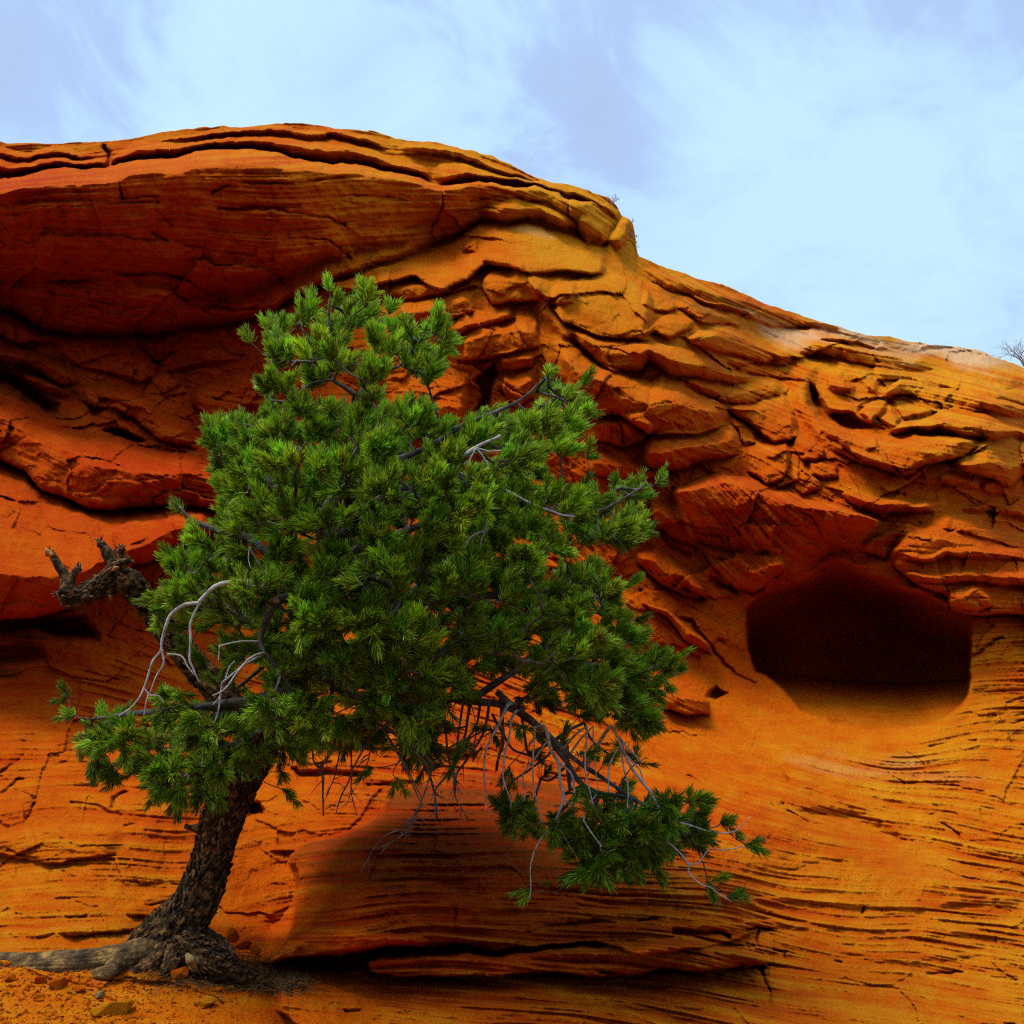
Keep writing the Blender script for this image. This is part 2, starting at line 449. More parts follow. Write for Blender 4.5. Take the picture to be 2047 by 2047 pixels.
# --- pale slab under the overhang and the broken blocks of the middle
slab(Z(2, (0, 1012), (200, 925), (400, 866), (560, 815), (700, 770), (850, 675), (1000, 690), (1110, 662), (1260, 695), (1400, 735), (1560, 850)),
     Z(2, (0, 1060), (280, 1022), (500, 975), (640, 1050), (800, 1000), (900, 930), (1110, 945), (1300, 935), (1560, 962)), .75, b=.92, uc=.12, gap=.05, roundness=.2, ends=(30, 20))
slab(Z(2, (770, 810), (830, 780), (860, 850)), Z(2, (770, 830), (830, 850), (860, 862)), .3, b=.4, uc=.3, gap=.1)
slab(Z(2, (880, 870), (960, 850), (1110, 920)), Z(2, (880, 900), (960, 935), (1110, 945)), .3, b=.5, uc=.4, gap=.15)
slab(Z(2, (280, 1030), (500, 990), (620, 1005), (720, 1055), (880, 1010)), Z(2, (280, 1110), (500, 1095), (640, 1075), (720, 1060), (880, 1020)), .45, b=.5, uc=.5, gap=.2)
slab(Z(2, (390, 1110), (640, 1085), (830, 1045), (850, 1050)), Z(2, (390, 1160), (470, 1235), (640, 1225), (850, 1165)), .6, b=.5, uc=.5, gap=.2)
slab(Z(2, (640, 1225), (880, 1175), (1030, 1105), (1050, 1190)), Z(2, (640, 1285), (740, 1290), (870, 1245), (1050, 1200)), .45, b=.75, uc=.3, gap=.15)
slab(Z(2, (870, 1012), (940, 948), (1100, 942), (1210, 1035)), Z(2, (870, 1030), (940, 1130), (1030, 1115), (1120, 1112), (1210, 1085)), .7, b=.4, uc=.35, gap=.25)
slab(Z(2, (715, 1302), (880, 1242), (1100, 1232), (1190, 1290)), Z(2, (715, 1425), (920, 1402), (1100, 1372), (1190, 1365)), .55, b=.35, uc=.3, gap=.2)
slab(Z(2, (1030, 1150), (1110, 1120), (1190, 1200)), Z(2, (1030, 1230), (1110, 1360), (1190, 1290)), .3, b=.5, uc=.3, gap=.1)
slab(Z(2, (950, 1385), (1030, 1372), (1120, 1400), (1140, 1420)), Z(2, (950, 1460), (1030, 1490), (1120, 1480), (1140, 1430)), .4, b=.5, uc=.4, gap=.15)
slab(Z(2, (970, 1500), (1060, 1490), (1150, 1500)), Z(2, (970, 1560), (1060, 1700), (1150, 1600)), .5, b=.4, uc=.4, gap=.15)
slab(Z(2, (300, 1500), (560, 1490), (700, 1485), (760, 1530), (800, 1600)), Z(2, (300, 1800), (560, 1840), (700, 1850), (760, 1830), (800, 1760)), .9, b=.6, uc=.3, gap=.25)
hollow(Z(2, (800, 1560), (930, 1420), (960, 1500), (930, 1700), (830, 1720), (850, 1640)), .9, 14)
rib(Z(2, (1080, 955), (1170, 1010), (1215, 1090), (1230, 1160), (1310, 1255), (1330, 1290)), .55, 15)
slab(Z(2, (1240, 1010), (1340, 1010), (1410, 962), (1560, 972), (1720, 992), (1780, 1080), (1822, 1180)), Z(2, (1240, 1120), (1330, 1232), (1500, 1272), (1700, 1312), (1822, 1328)), .9, b=.5, uc=.3, gap=.3, gw=6, roundness=.6)
slab(Z(2, (1120, 955), (1260, 940), (1390, 990)), Z(2, (1120, 990), (1260, 1120), (1390, 1120)), .3, b=.3, uc=.3, gap=.1)
slab(Z(2, (1325, 1255), (1390, 1242), (1600, 1290), (1790, 1330)) + Z(3, (40, 600), (150, 625), (350, 702), (565, 792)),
     Z(2, (1325, 1290), (1500, 1400), (1600, 1490), (1750, 1492)) + Z(3, (0, 690), (100, 768), (300, 792), (565, 800)), .9, b=.5, uc=.45, gap=.45, gw=8, roundness=.4)
slab(Z(2, (1215, 1310), (1250, 1298), (1400, 1352), (1520, 1430), (1640, 1500), (1800, 1545)) + Z(3, (60, 770), (200, 830), (360, 905), (425, 985)),
     Z(2, (1215, 1400), (1300, 1560), (1400, 1680), (1480, 1740), (1620, 1725)) + Z(3, (0, 1085), (100, 1082), (250, 1060), (425, 1012)), 1.25, b=.42, uc=.45, gap=.4, gw=9, roundness=.4)
crack(Z(2, (1290, 1390), (1370, 1375), (1500, 1430), (1620, 1520)), .25, 5)
slab(Z(2, (1440, 1765), (1600, 1722), (1740, 1722), (1840, 1800)), Z(2, (1440, 1860), (1640, 1900), (1740, 1880), (1840, 1830)), .55, b=.35, uc=.5, gap=.3)
crack(Z(2, (1570, 1730), (1620, 1800), (1640, 1880)), .25, 4)
slab(Z(3, (-60, 1110), (0, 1090), (150, 1052), (400, 1022), (430, 1060), (465, 1140)), Z(3, (-60, 1200), (0, 1232), (120, 1262), (250, 1225), (465, 1155)), 1.0, b=.55, uc=.45, gap=.45, gw=9)
slab(Z(3, (-330, 1190), (-150, 1180), (0, 1230), (70, 1250)), Z(3, (-330, 1270), (-150, 1290), (0, 1290), (70, 1290)), .5, b=.5, uc=.4, gap=.2)
slab(Z(3, (140, 800), (300, 800), (450, 802), (580, 782), (640, 790), (705, 850)), Z(3, (140, 812), (300, 868), (450, 905), (560, 908), (640, 890), (705, 880)), .6, b=.5, uc=.4, gap=.4, gw=7)
slab(Z(3, (390, 912), (520, 910), (690, 885), (745, 930), (775, 985)), Z(3, (390, 935), (450, 990), (540, 1050), (640, 1110), (730, 1102), (775, 1060)), .85, b=.35, uc=.35, gap=.35, gw=7)
slab(Z(3, (400, 960), (470, 1000), (545, 1050)), Z(3, (400, 1010), (470, 1128), (545, 1110)), .3, b=.4, uc=.3, gap=.2)
slab(Z(3, (735, 1040), (790, 1050), (860, 1100), (920, 1180)), Z(3, (735, 1130), (790, 1215), (860, 1215), (920, 1200)), .6, b=.4, uc=.35, gap=.3)
slab(Z(3, (480, 1140), (600, 1110), (700, 1110), (732, 1150)), Z(3, (480, 1250), (600, 1330), (680, 1300), (732, 1200)), .6, b=.25, uc=.3, gap=.25)
slab(Z(3, (720, 1215), (800, 1250), (870, 1310)), Z(3, (670, 1320), (760, 1370), (870, 1350)), .35, b=.5, uc=.4, gap=.2)
slab(Z(3, (820, 1215), (920, 1210), (970, 1260)), Z(3, (820, 1290), (920, 1300), (970, 1300)), .35, b=.4, uc=.4, gap=.2)
slab(Z(3, (180, 582), (260, 540), (340, 512), (460, 530), (560, 572), (700, 640), (740, 690)), Z(3, (180, 590), (260, 620), (380, 655), (520, 692), (700, 725), (740, 720)), .9, b=.5, uc=.5, gap=.35, gw=7)
slab(Z(3, (370, 680), (480, 695), (600, 690), (720, 735), (815, 775)), Z(3, (370, 690), (480, 755), (600, 782), (700, 800), (815, 800)), .45, b=.5, uc=.4, gap=.25)
slab(Z(3, (-40, 560), (30, 480), (100, 440), (230, 490)), Z(3, (-40, 575), (30, 540), (100, 580), (230, 515)), .45, b=.4, uc=.4, gap=.25)
slab(Z(3, (120, 375), (200, 370), (300, 392), (470, 480)), Z(3, (120, 400), (240, 482), (350, 512), (470, 530)), .6, b=.5, uc=.4, gap=.3)
slab(Z(3, (-60, 310), (20, 290), (90, 330), (140, 400)), Z(3, (-60, 400), (20, 430), (90, 432), (140, 420)), .4, b=.5, uc=.4, gap=.2)
# the corner where the middle blocks end and the hollow behind begins
rib(Z(3, (715, 650), (800, 760), (790, 850), (800, 930), (870, 1030), (960, 1110)), .7, 20)
hollow(Z(3, (820, 800), (860, 830), (930, 950), (1060, 960), (1190, 1050), (1080, 1072), (960, 1060), (860, 990), (815, 930)), 1.5, 16)
boss(Z(3, (1072, 952), (1150, 890), (1232, 905), (1225, 945), (1130, 1020)), .8, 8, .2)
boss(Z(3, (1165, 990), (1240, 930), (1290, 1000), (1250, 1040), (1190, 1020)), .8, 8, .25)
boss(Z(3, (1235, 905), (1300, 880), (1420, 930), (1470, 965), (1300, 1005)), .6, 8, .25)
boss(Z(3, (880, 740), (990, 760), (1075, 820), (1060, 860), (920, 850)), .5, 12, .35)
boss(Z(3, (1005, 740), (1130, 740), (1200, 800), (1160, 870), (1070, 800)), .45, 12, .3)
crack(Z(3, (1075, 950), (1130, 1025), (1190, 1050)), .5, 5); crack(Z(3, (1075, 950), (1175, 885)), .5, 4); crack(Z(3, (1160, 995), (1230, 945), (1290, 900)), .4, 4)
# right: overhanging bands
slab(Z(3, (1190, 880), (1300, 790), (1400, 790), (1500, 842), (1700, 872), (1924, 922), (2400, 1000)), Z(3, (1190, 895), (1330, 905), (1460, 962), (1600, 948), (1700, 962), (1800, 975), (1924, 990), (2400, 1060)), 1.5, b=.3, uc=.8, gap=.5, gw=9, ends=(25, 0))
slab(Z(3, (1150, 700), (1350, 740), (1560, 790), (1760, 830), (1924, 860), (2400, 900)), Z(3, (1150, 790), (1350, 790), (1560, 850), (1760, 880), (1924, 915), (2400, 980)), .7, b=.6, uc=.3, gap=.2, ends=(20, 0))
slab(Z(3, (1190, 1020), (1380, 1000), (1500, 955), (1600, 950), (1700, 972), (1800, 1010), (1924, 1062), (2300, 1140)), Z(3, (1190, 1070), (1400, 1062), (1500, 1055), (1600, 1062), (1700, 1085), (1760, 1100), (1924, 1105), (2300, 1200)), 1.2, b=.6, uc=.6, gap=.5, gw=8, ends=(25, 0))
crack(Z(3, (1280, 1050), (1440, 1000), (1560, 985), (1700, 1005), (1780, 1030)), .3, 4)
slab(Z(3, (870, 1010), (950, 1085), (1100, 1085), (1300, 1065), (1440, 1070), (1600, 1060), (1715, 1100)), Z(3, (870, 1030), (950, 1110), (1100, 1212), (1300, 1225), (1450, 1232), (1550, 1212), (1715, 1120)), 1.1, b=.4, uc=.4, gap=.35, gw=7)
slab(Z(3, (930, 1120), (1000, 1115), (1200, 1205), (1385, 1232)), Z(3, (930, 1160), (1100, 1235), (1300, 1262), (1385, 1250)), .5, b=.5, uc=.4, gap=.25)
slab(Z(3, (1540, 1205), (1640, 1172), (1735, 1065), (1860, 1072), (1924, 1100), (2200, 1150)), Z(3, (1540, 1255), (1640, 1280), (1740, 1310), (1845, 1358), (1924, 1290), (2200, 1300)), 1.2, b=.7, uc=.35, gap=.35, gw=7)
crack(Z(3, (1640, 1168), (1700, 1125), (1750, 1060)), .4, 5); crack(Z(3, (1520, 1210), (1540, 1250), (1700, 1300)), .3, 4)
slab(Z(3, (1695, 1340), (1760, 1320), (1850, 1370)), Z(3, (1695, 1370), (1760, 1392), (1850, 1388)), .35, b=.5, uc=.4, gap=.25)
slab(Z(3, (1470, 1300), (1560, 1280), (1700, 1330)), Z(3, (1470, 1330), (1560, 1350), (1700, 1362)), .35, b=.5, uc=.4, gap=.2)
slab(Z(3, (960, 1390), (1060, 1365), (1250, 1400), (1480, 1440)), Z(3, (960, 1410), (1060, 1440), (1250, 1480), (1480, 1480)), .6, b=.55, uc=.5, gap=.3)
slab(Z(3, (1610, 1470), (1750, 1420), (1924, 1460), (2300, 1500)), Z(3, (1610, 1480), (1750, 1470), (1924, 1500), (2300, 1560)), .4, b=.5, uc=.5, gap=.25, ends=(20, 0))
# beds below the right skyline
slab(Z(3, (-80, 220), (0, 205), (200, 262), (470, 350), (700, 430), (840, 490), (1000, 545)), Z(3, (-80, 235), (0, 280), (240, 352), (400, 430), (480, 472), (640, 512), (830, 515), (1000, 550)), .9, b=.35, uc=.7, gap=.35, gw=6)
slab(Z(3, (200, 330), (400, 410), (560, 470)), Z(3, (200, 345), (400, 432), (560, 490)), .5, b=.4, uc=.5, gap=.3, gw=4)
slab(Z(3, (690, 602), (850, 600), (1000, 632), (1250, 642), (1400, 682), (1500, 742)), Z(3, (690, 630), (850, 675), (1000, 700), (1150, 732), (1300, 735), (1500, 750)), .9, b=.35, uc=.7, gap=.35, gw=6)
slab(Z(3, (700, 598), (900, 585), (1200, 610), (1300, 640)), Z(3, (700, 606), (900, 604), (1200, 630), (1300, 648)), .4, b=.5, uc=.5, gap=.2, gw=4)
slab(Z(3, (1745, 795), (1800, 772), (1924, 768), (2300, 800)), Z(3, (1745, 800), (1800, 832), (1924, 838), (2300, 880)), .8, b=.5, uc=.7, gap=.35, gw=6, ends=(10, 0))
slab(Z(3, (1380, 625), (1480, 612), (1580, 618)), Z(3, (1380, 632), (1480, 640), (1580, 632)), .5, b=.4, uc=.6, gap=.3, gw=4)

# --- around the alcove
slab(Z(4, (330, 190), (420, 150), (560, 88), (700, 132), (1000, 240), (1290, 312)), Z(4, (330, 260), (440, 440), (600, 500), (760, 590), (900, 540), (1060, 440), (1190, 405), (1290, 335)), 1.5, b=.14, uc=.85, gap=.15, gw=10, lip=14, ends=(30, 16))
CAVE = Z(4, (636, 790), (650, 715), (740, 640), (840, 580), (930, 540), (1000, 500), (1080, 472), (1180, 480), (1260, 535), (1340, 590), (1440, 622), (1530, 660), (1600, 730), (1676, 775), (1684, 1040),
         (1640, 1130), (1560, 1215), (1440, 1250), (1300, 1258), (1150, 1240), (950, 1180), (810, 1095), (715, 1005), (660, 900))
cs = window(1450, 1980, 1080, 1480, 60)
dcv = sdf(CAVE, UU[cs] + 1.3 * WU[cs], VV[cs] + 1.3 * WV[cs])
fl = fpl(Z(4, (500, 960), (720, 1003), (900, 1022), (1100, 1046), (1400, 1056), (1680, 1036), (1800, 1020)), UU[cs])   # back edge of the floor
rf = fpl(Z(4, (500, 700), (640, 700), (850, 570), (1090, 515), (1330, 585), (1600, 730), (1800, 800)), UU[cs])
topn = sstep(1230, 1130, VV[cs]) * sstep(1500, 1600, UU[cs])
side = np.clip((dcv + 2) / (8 + 60 * topn), 0, 1); side = side * side * (3 - 2 * side)
vv = VV[cs]
floor_t = np.clip((1462 - vv) / (1462 - fl), 0, 1)             # 0 at the front rim, 1 at the back
roof_t = np.clip((vv - rf + 10) / 130.0, 0, 1)
deep = 3.3 * side * np.where(vv > fl, floor_t ** 4, 1) * np.where(vv < fl, sstep(0, 1, roof_t) ** .6, 1)
deep += .4 * side * sstep(1250, 1330, VV[cs])
deep *= 1 - .12 * np.sin((UU[cs] - 1480) / 60.0)
H[cs] -= deep
# the bowl below the opening
rm = sdf(Z(4, (560, 930), (640, 780), (1690, 1040), (1640, 1180), (1500, 1310), (1300, 1385), (1050, 1390), (850, 1340), (680, 1200)), UU, VV)
H -= .35 * sstep(-10, 90, rm) * (1 - .0 * rm)
SMOOTH = np.maximum(SMOOTH, sstep(-30, 30, rm))
slab(Z(4, (1300, 475), (1400, 372), (1450, 350), (1530, 290), (1700, 290), (1925, 385), (2600, 520)), Z(4, (1300, 490), (1400, 590), (1500, 622), (1570, 655), (1600, 722), (1680, 752), (1925, 747), (2600, 780)), 1.0, b=.3, uc=.4, gap=.35, gw=6, ends=(25, 0))
slab(Z(4, (1340, 470), (1600, 440), (1850, 430), (2300, 500)), Z(4, (1340, 500), (1600, 470), (1850, 480), (2300, 560)), .35, b=.5, uc=.4, gap=.2)
slab(Z(4, (1330, 560), (1560, 540), (1800, 540), (2300, 600)), Z(4, (1330, 585), (1560, 590), (1800, 600), (2300, 660)), .35, b=.4, uc=.4, gap=.2)
slab(Z(4, (1570, 640), (1700, 615), (1780, 650)), Z(4, (1570, 700), (1700, 735), (1780, 700)), .4, b=.4, uc=.4, gap=.2)
slab(Z(4, (1190, 420), (1260, 380), (1420, 350)), Z(4, (1190, 440), (1290, 480), (1420, 370)), .4, b=.3, uc=.7, gap=.3)
slab(Z(4, (1070, 210), (1130, 185), (1290, 210), (1440, 230)), Z(4, (1070, 215), (1180, 262), (1290, 295), (1440, 245)), .5, b=.45, uc=.5, gap=.3)
slab(Z(4, (1530, 290), (1640, 282), (1800, 330), (1925, 400)), Z(4, (1530, 345), (1640, 370), (1800, 400), (1925, 440)), .3, b=.6, uc=.4, gap=.15)
# ribs and lozenges left of the alcove
slab(Z(4, (140, 470), (240, 440), (330, 480), (480, 640)), Z(4, (140, 500), (300, 622), (420, 668), (480, 660)), .7, b=.5, uc=.5, gap=.35, gw=7)
slab(Z(4, (190, 690), (300, 720), (400, 800), (520, 900)), Z(4, (190, 700), (300, 748), (400, 870), (520, 930)), .4, b=.4, uc=.6, gap=.25)
slab(Z(4, (220, 240), (320, 230), (420, 330), (440, 420)), Z(4, (220, 300), (320, 400), (420, 440), (440, 440)), .45, b=.5, uc=.4, gap=.25)
slab(Z(4, (440, 430), (600, 450), (860, 490)), Z(4, (440, 450), (560, 600), (700, 640), (860, 520)), .4, b=.5, uc=.4, gap=.2)
slab(Z(4, (250, 1090), (320, 1075), (420, 1100), (512, 1135)), Z(4, (250, 1150), (400, 1190), (512, 1190)), .6, b=.3, uc=.4, gap=.2)
hollow(Z(4, (495, 1120), (530, 1050), (590, 1090), (540, 1130)), .35, 8)
hollow(Z(4, (195, 900), (240, 880), (310, 910), (300, 960), (220, 950)), .35, 10)
for pl, d, w in [(Z(4, (210, 230), (230, 330), (300, 420), (400, 480)), .3, 5), (Z(4, (440, 420), (470, 440), (560, 460), (690, 470), (760, 465)), .5, 7),
                 (Z(4, (490, 590), (560, 620), (600, 640)), .5, 7), (Z(4, (360, 625), (440, 665)), .5, 7), (Z(4, (600, 250), (700, 300), (760, 400)), .2, 5), (Z(4, (560, 330), (650, 380), (640, 450)), .2, 5),
                 (Z(4, (800, 200), (950, 300), (1010, 400), (1060, 440)), .25, 5), (Z(4, (900, 210), (1050, 300), (1110, 390)), .25, 5),
                 (Z(4, (170, 500), (230, 560), (330, 610)), .2, 4), (Z(4, (180, 640), (280, 720), (420, 800), (560, 960), (700, 1060)), .25, 5), (Z(4, (840, 660), (1000, 700), (1200, 730), (1600, 740)), .25, 6),
                 (Z(4, (540, 870), (640, 910)), .15, 3), (Z(4, (1690, 950), (1780, 880), (1830, 870)), .3, 5), (Z(4, (1780, 1210), (1925, 1200)), .2, 4), (Z(4, (1780, 1245), (1925, 1235)), .2, 4)]:
    crack(pl, d, w)

# --- left flank under the overhang
L1T = [(-700, 640)] + Z(5, (0, 180), (100, 262), (200, 330), (330, 362), (430, 412), (560, 455), (760, 520), (1100, 590), (1250, 625), (1600, 660))
L1B = [(-700, 800)] + Z(5, (0, 600), (150, 690), (240, 770), (350, 792), (500, 888), (650, 885), (1000, 872), (1250, 862), (1600, 850))
slab(L1T, L1B, 1.5, b=.42, uc=.5, gap=.35, gw=8, ends=(0, 60), roundness=.45)
slab([(-700, 830)] + Z(5, (0, 620), (150, 705), (240, 785), (350, 805), (500, 900), (700, 900), (1000, 885), (1200, 900)),
     [(-700, 1250)] + Z(5, (0, 1475), (150, 1465), (300, 1432), (420, 1385), (560, 1290), (700, 1195), (900, 1105), (1000, 1055), (1200, 1000)), 1.9, b=.72, uc=.4, gap=.4, gw=9, ends=(0, 30), roundness=.45)
slab(Z(5, (590, 985), (720, 932), (850, 990), (1010, 1060)), Z(5, (590, 1000), (640, 1080), (740, 1170), (880, 1110), (1010, 1075)), .5, b=.4, uc=.3, gap=.15)
hollow(Z(5, (-900, 1450), (0, 1478), (300, 1440), (480, 1450), (560, 1560), (545, 1612), (350, 1600), (200, 1560), (0, 1560), (-900, 1560)), 1.0, 26)
hollow(Z(5, (-400, 1600), (0, 1610), (250, 1640), (300, 1720), (150, 1745), (-400, 1745)), .35, 20)
hollow(Z(5, (-600, 20), (0, 60), (120, 130), (330, 280), (330, 330), (260, 335), (100, 255), (0, 175), (-600, 150)), 1.4, 22)
hollow(Z(5, (560, 425), (700, 440), (830, 490), (760, 515), (640, 480)), .9, 10)
slab(Z(1, (-600, 1300), (0, 1370), (120, 1370), (260, 1430), (460, 1540)), Z(1, (-600, 1430), (0, 1440), (180, 1500), (330, 1560), (460, 1560)), .7, b=.5, uc=.5, gap=.35)
slab(Z(1, (-600, 1450), (0, 1480), (150, 1520), (300, 1550), (400, 1590)), Z(1, (-600, 1500), (0, 1520), (150, 1570), (300, 1610), (400, 1630)), .5, b=.5, uc=.5, gap=.3)
slab(Z(1, (-600, 1130), (0, 1150), (90, 1170), (220, 1280), (330, 1300)), Z(1, (-600, 1250), (0, 1290), (90, 1340), (220, 1340), (330, 1330)), .6, b=.5, uc=.4, gap=.3)
slab(Z(1, (300, 1330), (500, 1300), (760, 1370), (860, 1430)), Z(1, (300, 1400), (500, 1480), (760, 1560), (860, 1500)), .4, b=.4, uc=.4, gap=.2)
slab(Z(1, (400, 1600), (560, 1570), (760, 1610), (900, 1700), (1100, 1800)), Z(1, (400, 1640), (560, 1690), (760, 1760), (900, 1860), (1100, 1930)), .6, b=.4, uc=.4, gap=.25)
slab(Z(1, (1060, 1610), (1180, 1515), (1300, 1490), (1450, 1502), (1560, 1545)), Z(1, (1060, 1650), (1150, 1745), (1300, 1760), (1450, 1750), (1560, 1700)), .55, b=.3, uc=.3, gap=.2)
slab(Z(1, (880, 1460), (1000, 1440), (1200, 1420), (1350, 1400)), Z(1, (880, 1500), (1000, 1480), (1200, 1445), (1350, 1415)), .25, b=.6, uc=.4, gap=.2)
for pl, d, w in [(Z(1, (755, 1365), (830, 1425), (870, 1440), (862, 1500), (805, 1565), (780, 1620)), .5, 6), (Z(1, (950, 1390), (870, 1440)), .4, 5),
                 (Z(1, (1000, 1478), (1190, 1440), (1340, 1412)), .25, 4), (Z(1, (1080, 1232), (1330, 1195)), .3, 4), (Z(5, (250, 800), (180, 860), (40, 945), (0, 930)), .1, 3),
                 (Z(5, (0, 560), (90, 520), (180, 470), (230, 460)), .12, 4), (Z(5, (360, 1040), (400, 1050)), .1, 3), (Z(5, (520, 860), (510, 920)), .2, 4)]:
    crack(pl, d, w)

# --- foreground slab with its nose, ledges and crevices
F1T = Z(7, (205, 790), (225, 720), (300, 652), (400, 620), (500, 600), (640, 540), (740, 470), (765, 390), (900, 322), (1200, 268), (1500, 280), (1932, 330)) + Z(8, (200, 350), (500, 430), (900, 560))
F1B = Z(7, (205, 1290), (350, 1290), (600, 1252), (760, 1228), (1000, 1222), (1300, 1222), (1600, 1205), (1932, 1185)) + Z(8, (200, 1040), (500, 1000), (900, 900))
slab(F1T, F1B, .6, b=.45, uc=.22, gap=.0, ends=(160, 300), roundness=.55)
NOSE = Z(7, (208, 765), (222, 722), (258, 684), (300, 654), (400, 622), (500, 602), (640, 542), (740, 472), (765, 392), (900, 324), (1200, 268), (1932, 340), (1932, 1190), (1300, 1222), (1000, 1222), (760, 1228), (600, 1252),
         (350, 1290), (230, 1302), (110, 1312), (165, 1235), (214, 1135), (226, 1060), (234, 980), (246, 870), (243, 812), (222, 790))
nd = sdf(NOSE, UU + .35 * WU, VV + .35 * WV)
H += .7 * (.65 * sstep(-1, 10, nd) + .35 * sstep(0, 70, nd)) * (1 - sstep(700, 1150, UU))
H -= .10 * sstep(-60, -2, nd) * (nd < 0) * (UU < 640) * (VV > 1700) * (VV < 1950)
hollow(Z(7, (300, 780), (330, 870), (330, 1000), (300, 1130), (180, 1270), (60, 1270), (-40, 1180), (-60, 1050), (60, 960)), .42, 90)
slab(Z(7, (100, 1180), (220, 1110), (500, 1100), (700, 1150), (1000, 1180)), Z(7, (100, 1310), (220, 1310), (350, 1292), (600, 1252), (1000, 1222)), .25, b=.4, uc=.6, gap=.2, ends=(20, 30))
hollow(Z(7, (120, 1322), (350, 1296), (640, 1254), (770, 1230), (1000, 1226), (1240, 1226), (1240, 1236), (800, 1244), (700, 1262), (660, 1300), (640, 1358), (420, 1362), (250, 1340)), .7, 9)
slab(Z(7, (650, 1310), (720, 1255), (1000, 1240), (1300, 1245), (1600, 1215), (1932, 1200)) + Z(8, (350, 960), (600, 1010), (780, 1070)),
     Z(7, (650, 1352), (900, 1362), (1230, 1368), (1600, 1372), (1932, 1378)) + Z(8, (300, 1118), (600, 1102), (780, 1104)), .7, b=.3, uc=.3, gap=.1, gw=4, ends=(8, 30))
for pl, d, w in [(Z(8, (-330, 925), (-100, 900), (100, 885), (240, 880)), .22, 4), (Z(8, (340, 936), (420, 948), (520, 945), (600, 952)), .35, 6), (Z(8, (400, 955), (520, 985), (700, 1010)), .15, 3.5),
                 (Z(8, (680, 940), (760, 945)), .25, 4), (Z(8, (722, 950), (720, 1010)), .15, 3), (Z(8, (800, 1030), (850, 1045), (850, 1070)), .25, 5), (Z(8, (850, 1035), (960, 1060), (1110, 1082)), .15, 4),
                 (Z(8, (0, 1120), (150, 1128), (350, 1118), (560, 1122), (640, 1104)), .3, 4), (Z(8, (610, 1100), (740, 1108)), .55, 7), (Z(8, (740, 1125), (765, 1170), (780, 1242)), .2, 3.5),
                 (Z(8, (50, 935), (62, 990), (50, 1040)), .1, 3), (Z(8, (130, 1165), (200, 1185), (330, 1200)), .15, 4), (Z(8, (1500, 1140), (1750, 1130), (1900, 1160)), .12, 4),
                 (Z(8, (1180, 830), (1170, 860)), .15, 3), (Z(8, (200, 155), (400, 225), (560, 290), (700, 330)), .3, 5), (Z(8, (650, 300), (800, 360), (830, 350)), .15, 4),
                 (Z(8, (760, 170), (830, 205), (855, 250)), .15, 3.5), (Z(8, (850, 380), (930, 435), (1050, 480), (1180, 520)), .3, 4), (Z(8, (1500, 410), (1560, 395), (1640, 405)), .15, 3),
                 (Z(8, (1430, 230), (1600, 270), (1790, 300)), .12, 3), (Z(8, (1310, 210), (1480, 330), (1560, 370)), .1, 3), (Z(8, (1740, 400), (1932, 450)), .12, 3), (Z(8, (1570, 455), (1630, 500), (1660, 540)), .15, 4),
                 (Z(8, (1500, 90), (1640, 70), (1700, 72)), .2, 4), (Z(8, (280, 30), (430, 55)), .25, 4), (Z(7, (1130, 1000), (1125, 1130)), .08, 3), (Z(7, (540, 1570), (620, 1570)), .25, 5),
                 (Z(7, (650, 320), (800, 322)), .2, 4), (Z(7, (600, 380), (650, 378)), .2, 5), (Z(6, (0, 300), (150, 200)), .12, 4), (Z(6, (740, 520), (740, 480), (820, 425)), .2, 5), (Z(6, (0, 440), (60, 380), (140, 350)), .15, 4),
                 (Z(6, (460, 515), (650, 540), (780, 570)), .15, 4), (Z(6, (800, 640), (900, 622)), .15, 4), (Z(6, (60, 800), (160, 830), (350, 900), (470, 990)), .08, 3), (Z(6, (350, 250), (450, 200), (470, 150)), .12, 4),
                 (Z(6, (210, 500), (170, 600), (80, 640)), .12, 4), (Z(6, (0, 620), (60, 640)), .3, 8)]:
    crack(pl, d, w)
hollow(Z(8, (850, 378), (1000, 362), (1150, 385), (1300, 430), (1480, 532), (1440, 545), (1280, 552), (1150, 512), (950, 440)), .26, 26)
hollow(Z(6, (1600, 480), (1680, 470), (1715, 520), (1710, 570), (1600, 590)), .4, 9)
hollow(Z(7, (200, 200), (320, 230), (480, 230), (650, 250), (620, 300), (480, 290), (300, 290)), .25, 10)
slab(Z(6, (905, 1105), (960, 1080), (1180, 1040)), Z(6, (905, 1135), (960, 1145), (1180, 1110)), .14, b=.5, uc=.3, gap=.06, gw=3)
slab(Z(6, (805, 1175), (860, 1140), (1150, 1130)), Z(6, (805, 1215), (860, 1225), (1150, 1190)), .16, b=.5, uc=.3, gap=.06, gw=3)
slab(Z(6, (350, 1290), (480, 1270), (760, 1300), (900, 1290)), Z(6, (350, 1320), (480, 1350), (760, 1345), (900, 1330)), .12, b=.5, uc=.3, gap=.05, gw=3)
slab(Z(6, (-400, 690), (0, 720), (150, 640), (400, 620), (800, 650)), Z(6, (-400, 760), (0, 800), (150, 850), (400, 880), (800, 800)), .18, b=.3, uc=.4, gap=.0)
slab(Z(6, (1660, 1440), (1700, 1420), (1932, 1400)), Z(6, (1660, 1500), (1700, 1530), (1932, 1540)), .12, b=.5, uc=.5, gap=.1, gw=4)
slab(Z(7, (130, 1440), (250, 1345), (650, 1375), (1230, 1378), (1932, 1388)) + Z(8, (500, 1135), (1100, 1120), (1932, 1160), (3000, 1200)),
     Z(7, (130, 1560), (250, 1640), (650, 1800), (1230, 1900), (1932, 2000)) + Z(8, (500, 1800), (1100, 1900), (1932, 2000), (3000, 2100)), .35, b=.3, uc=.3, gap=0, ends=(20, 0))
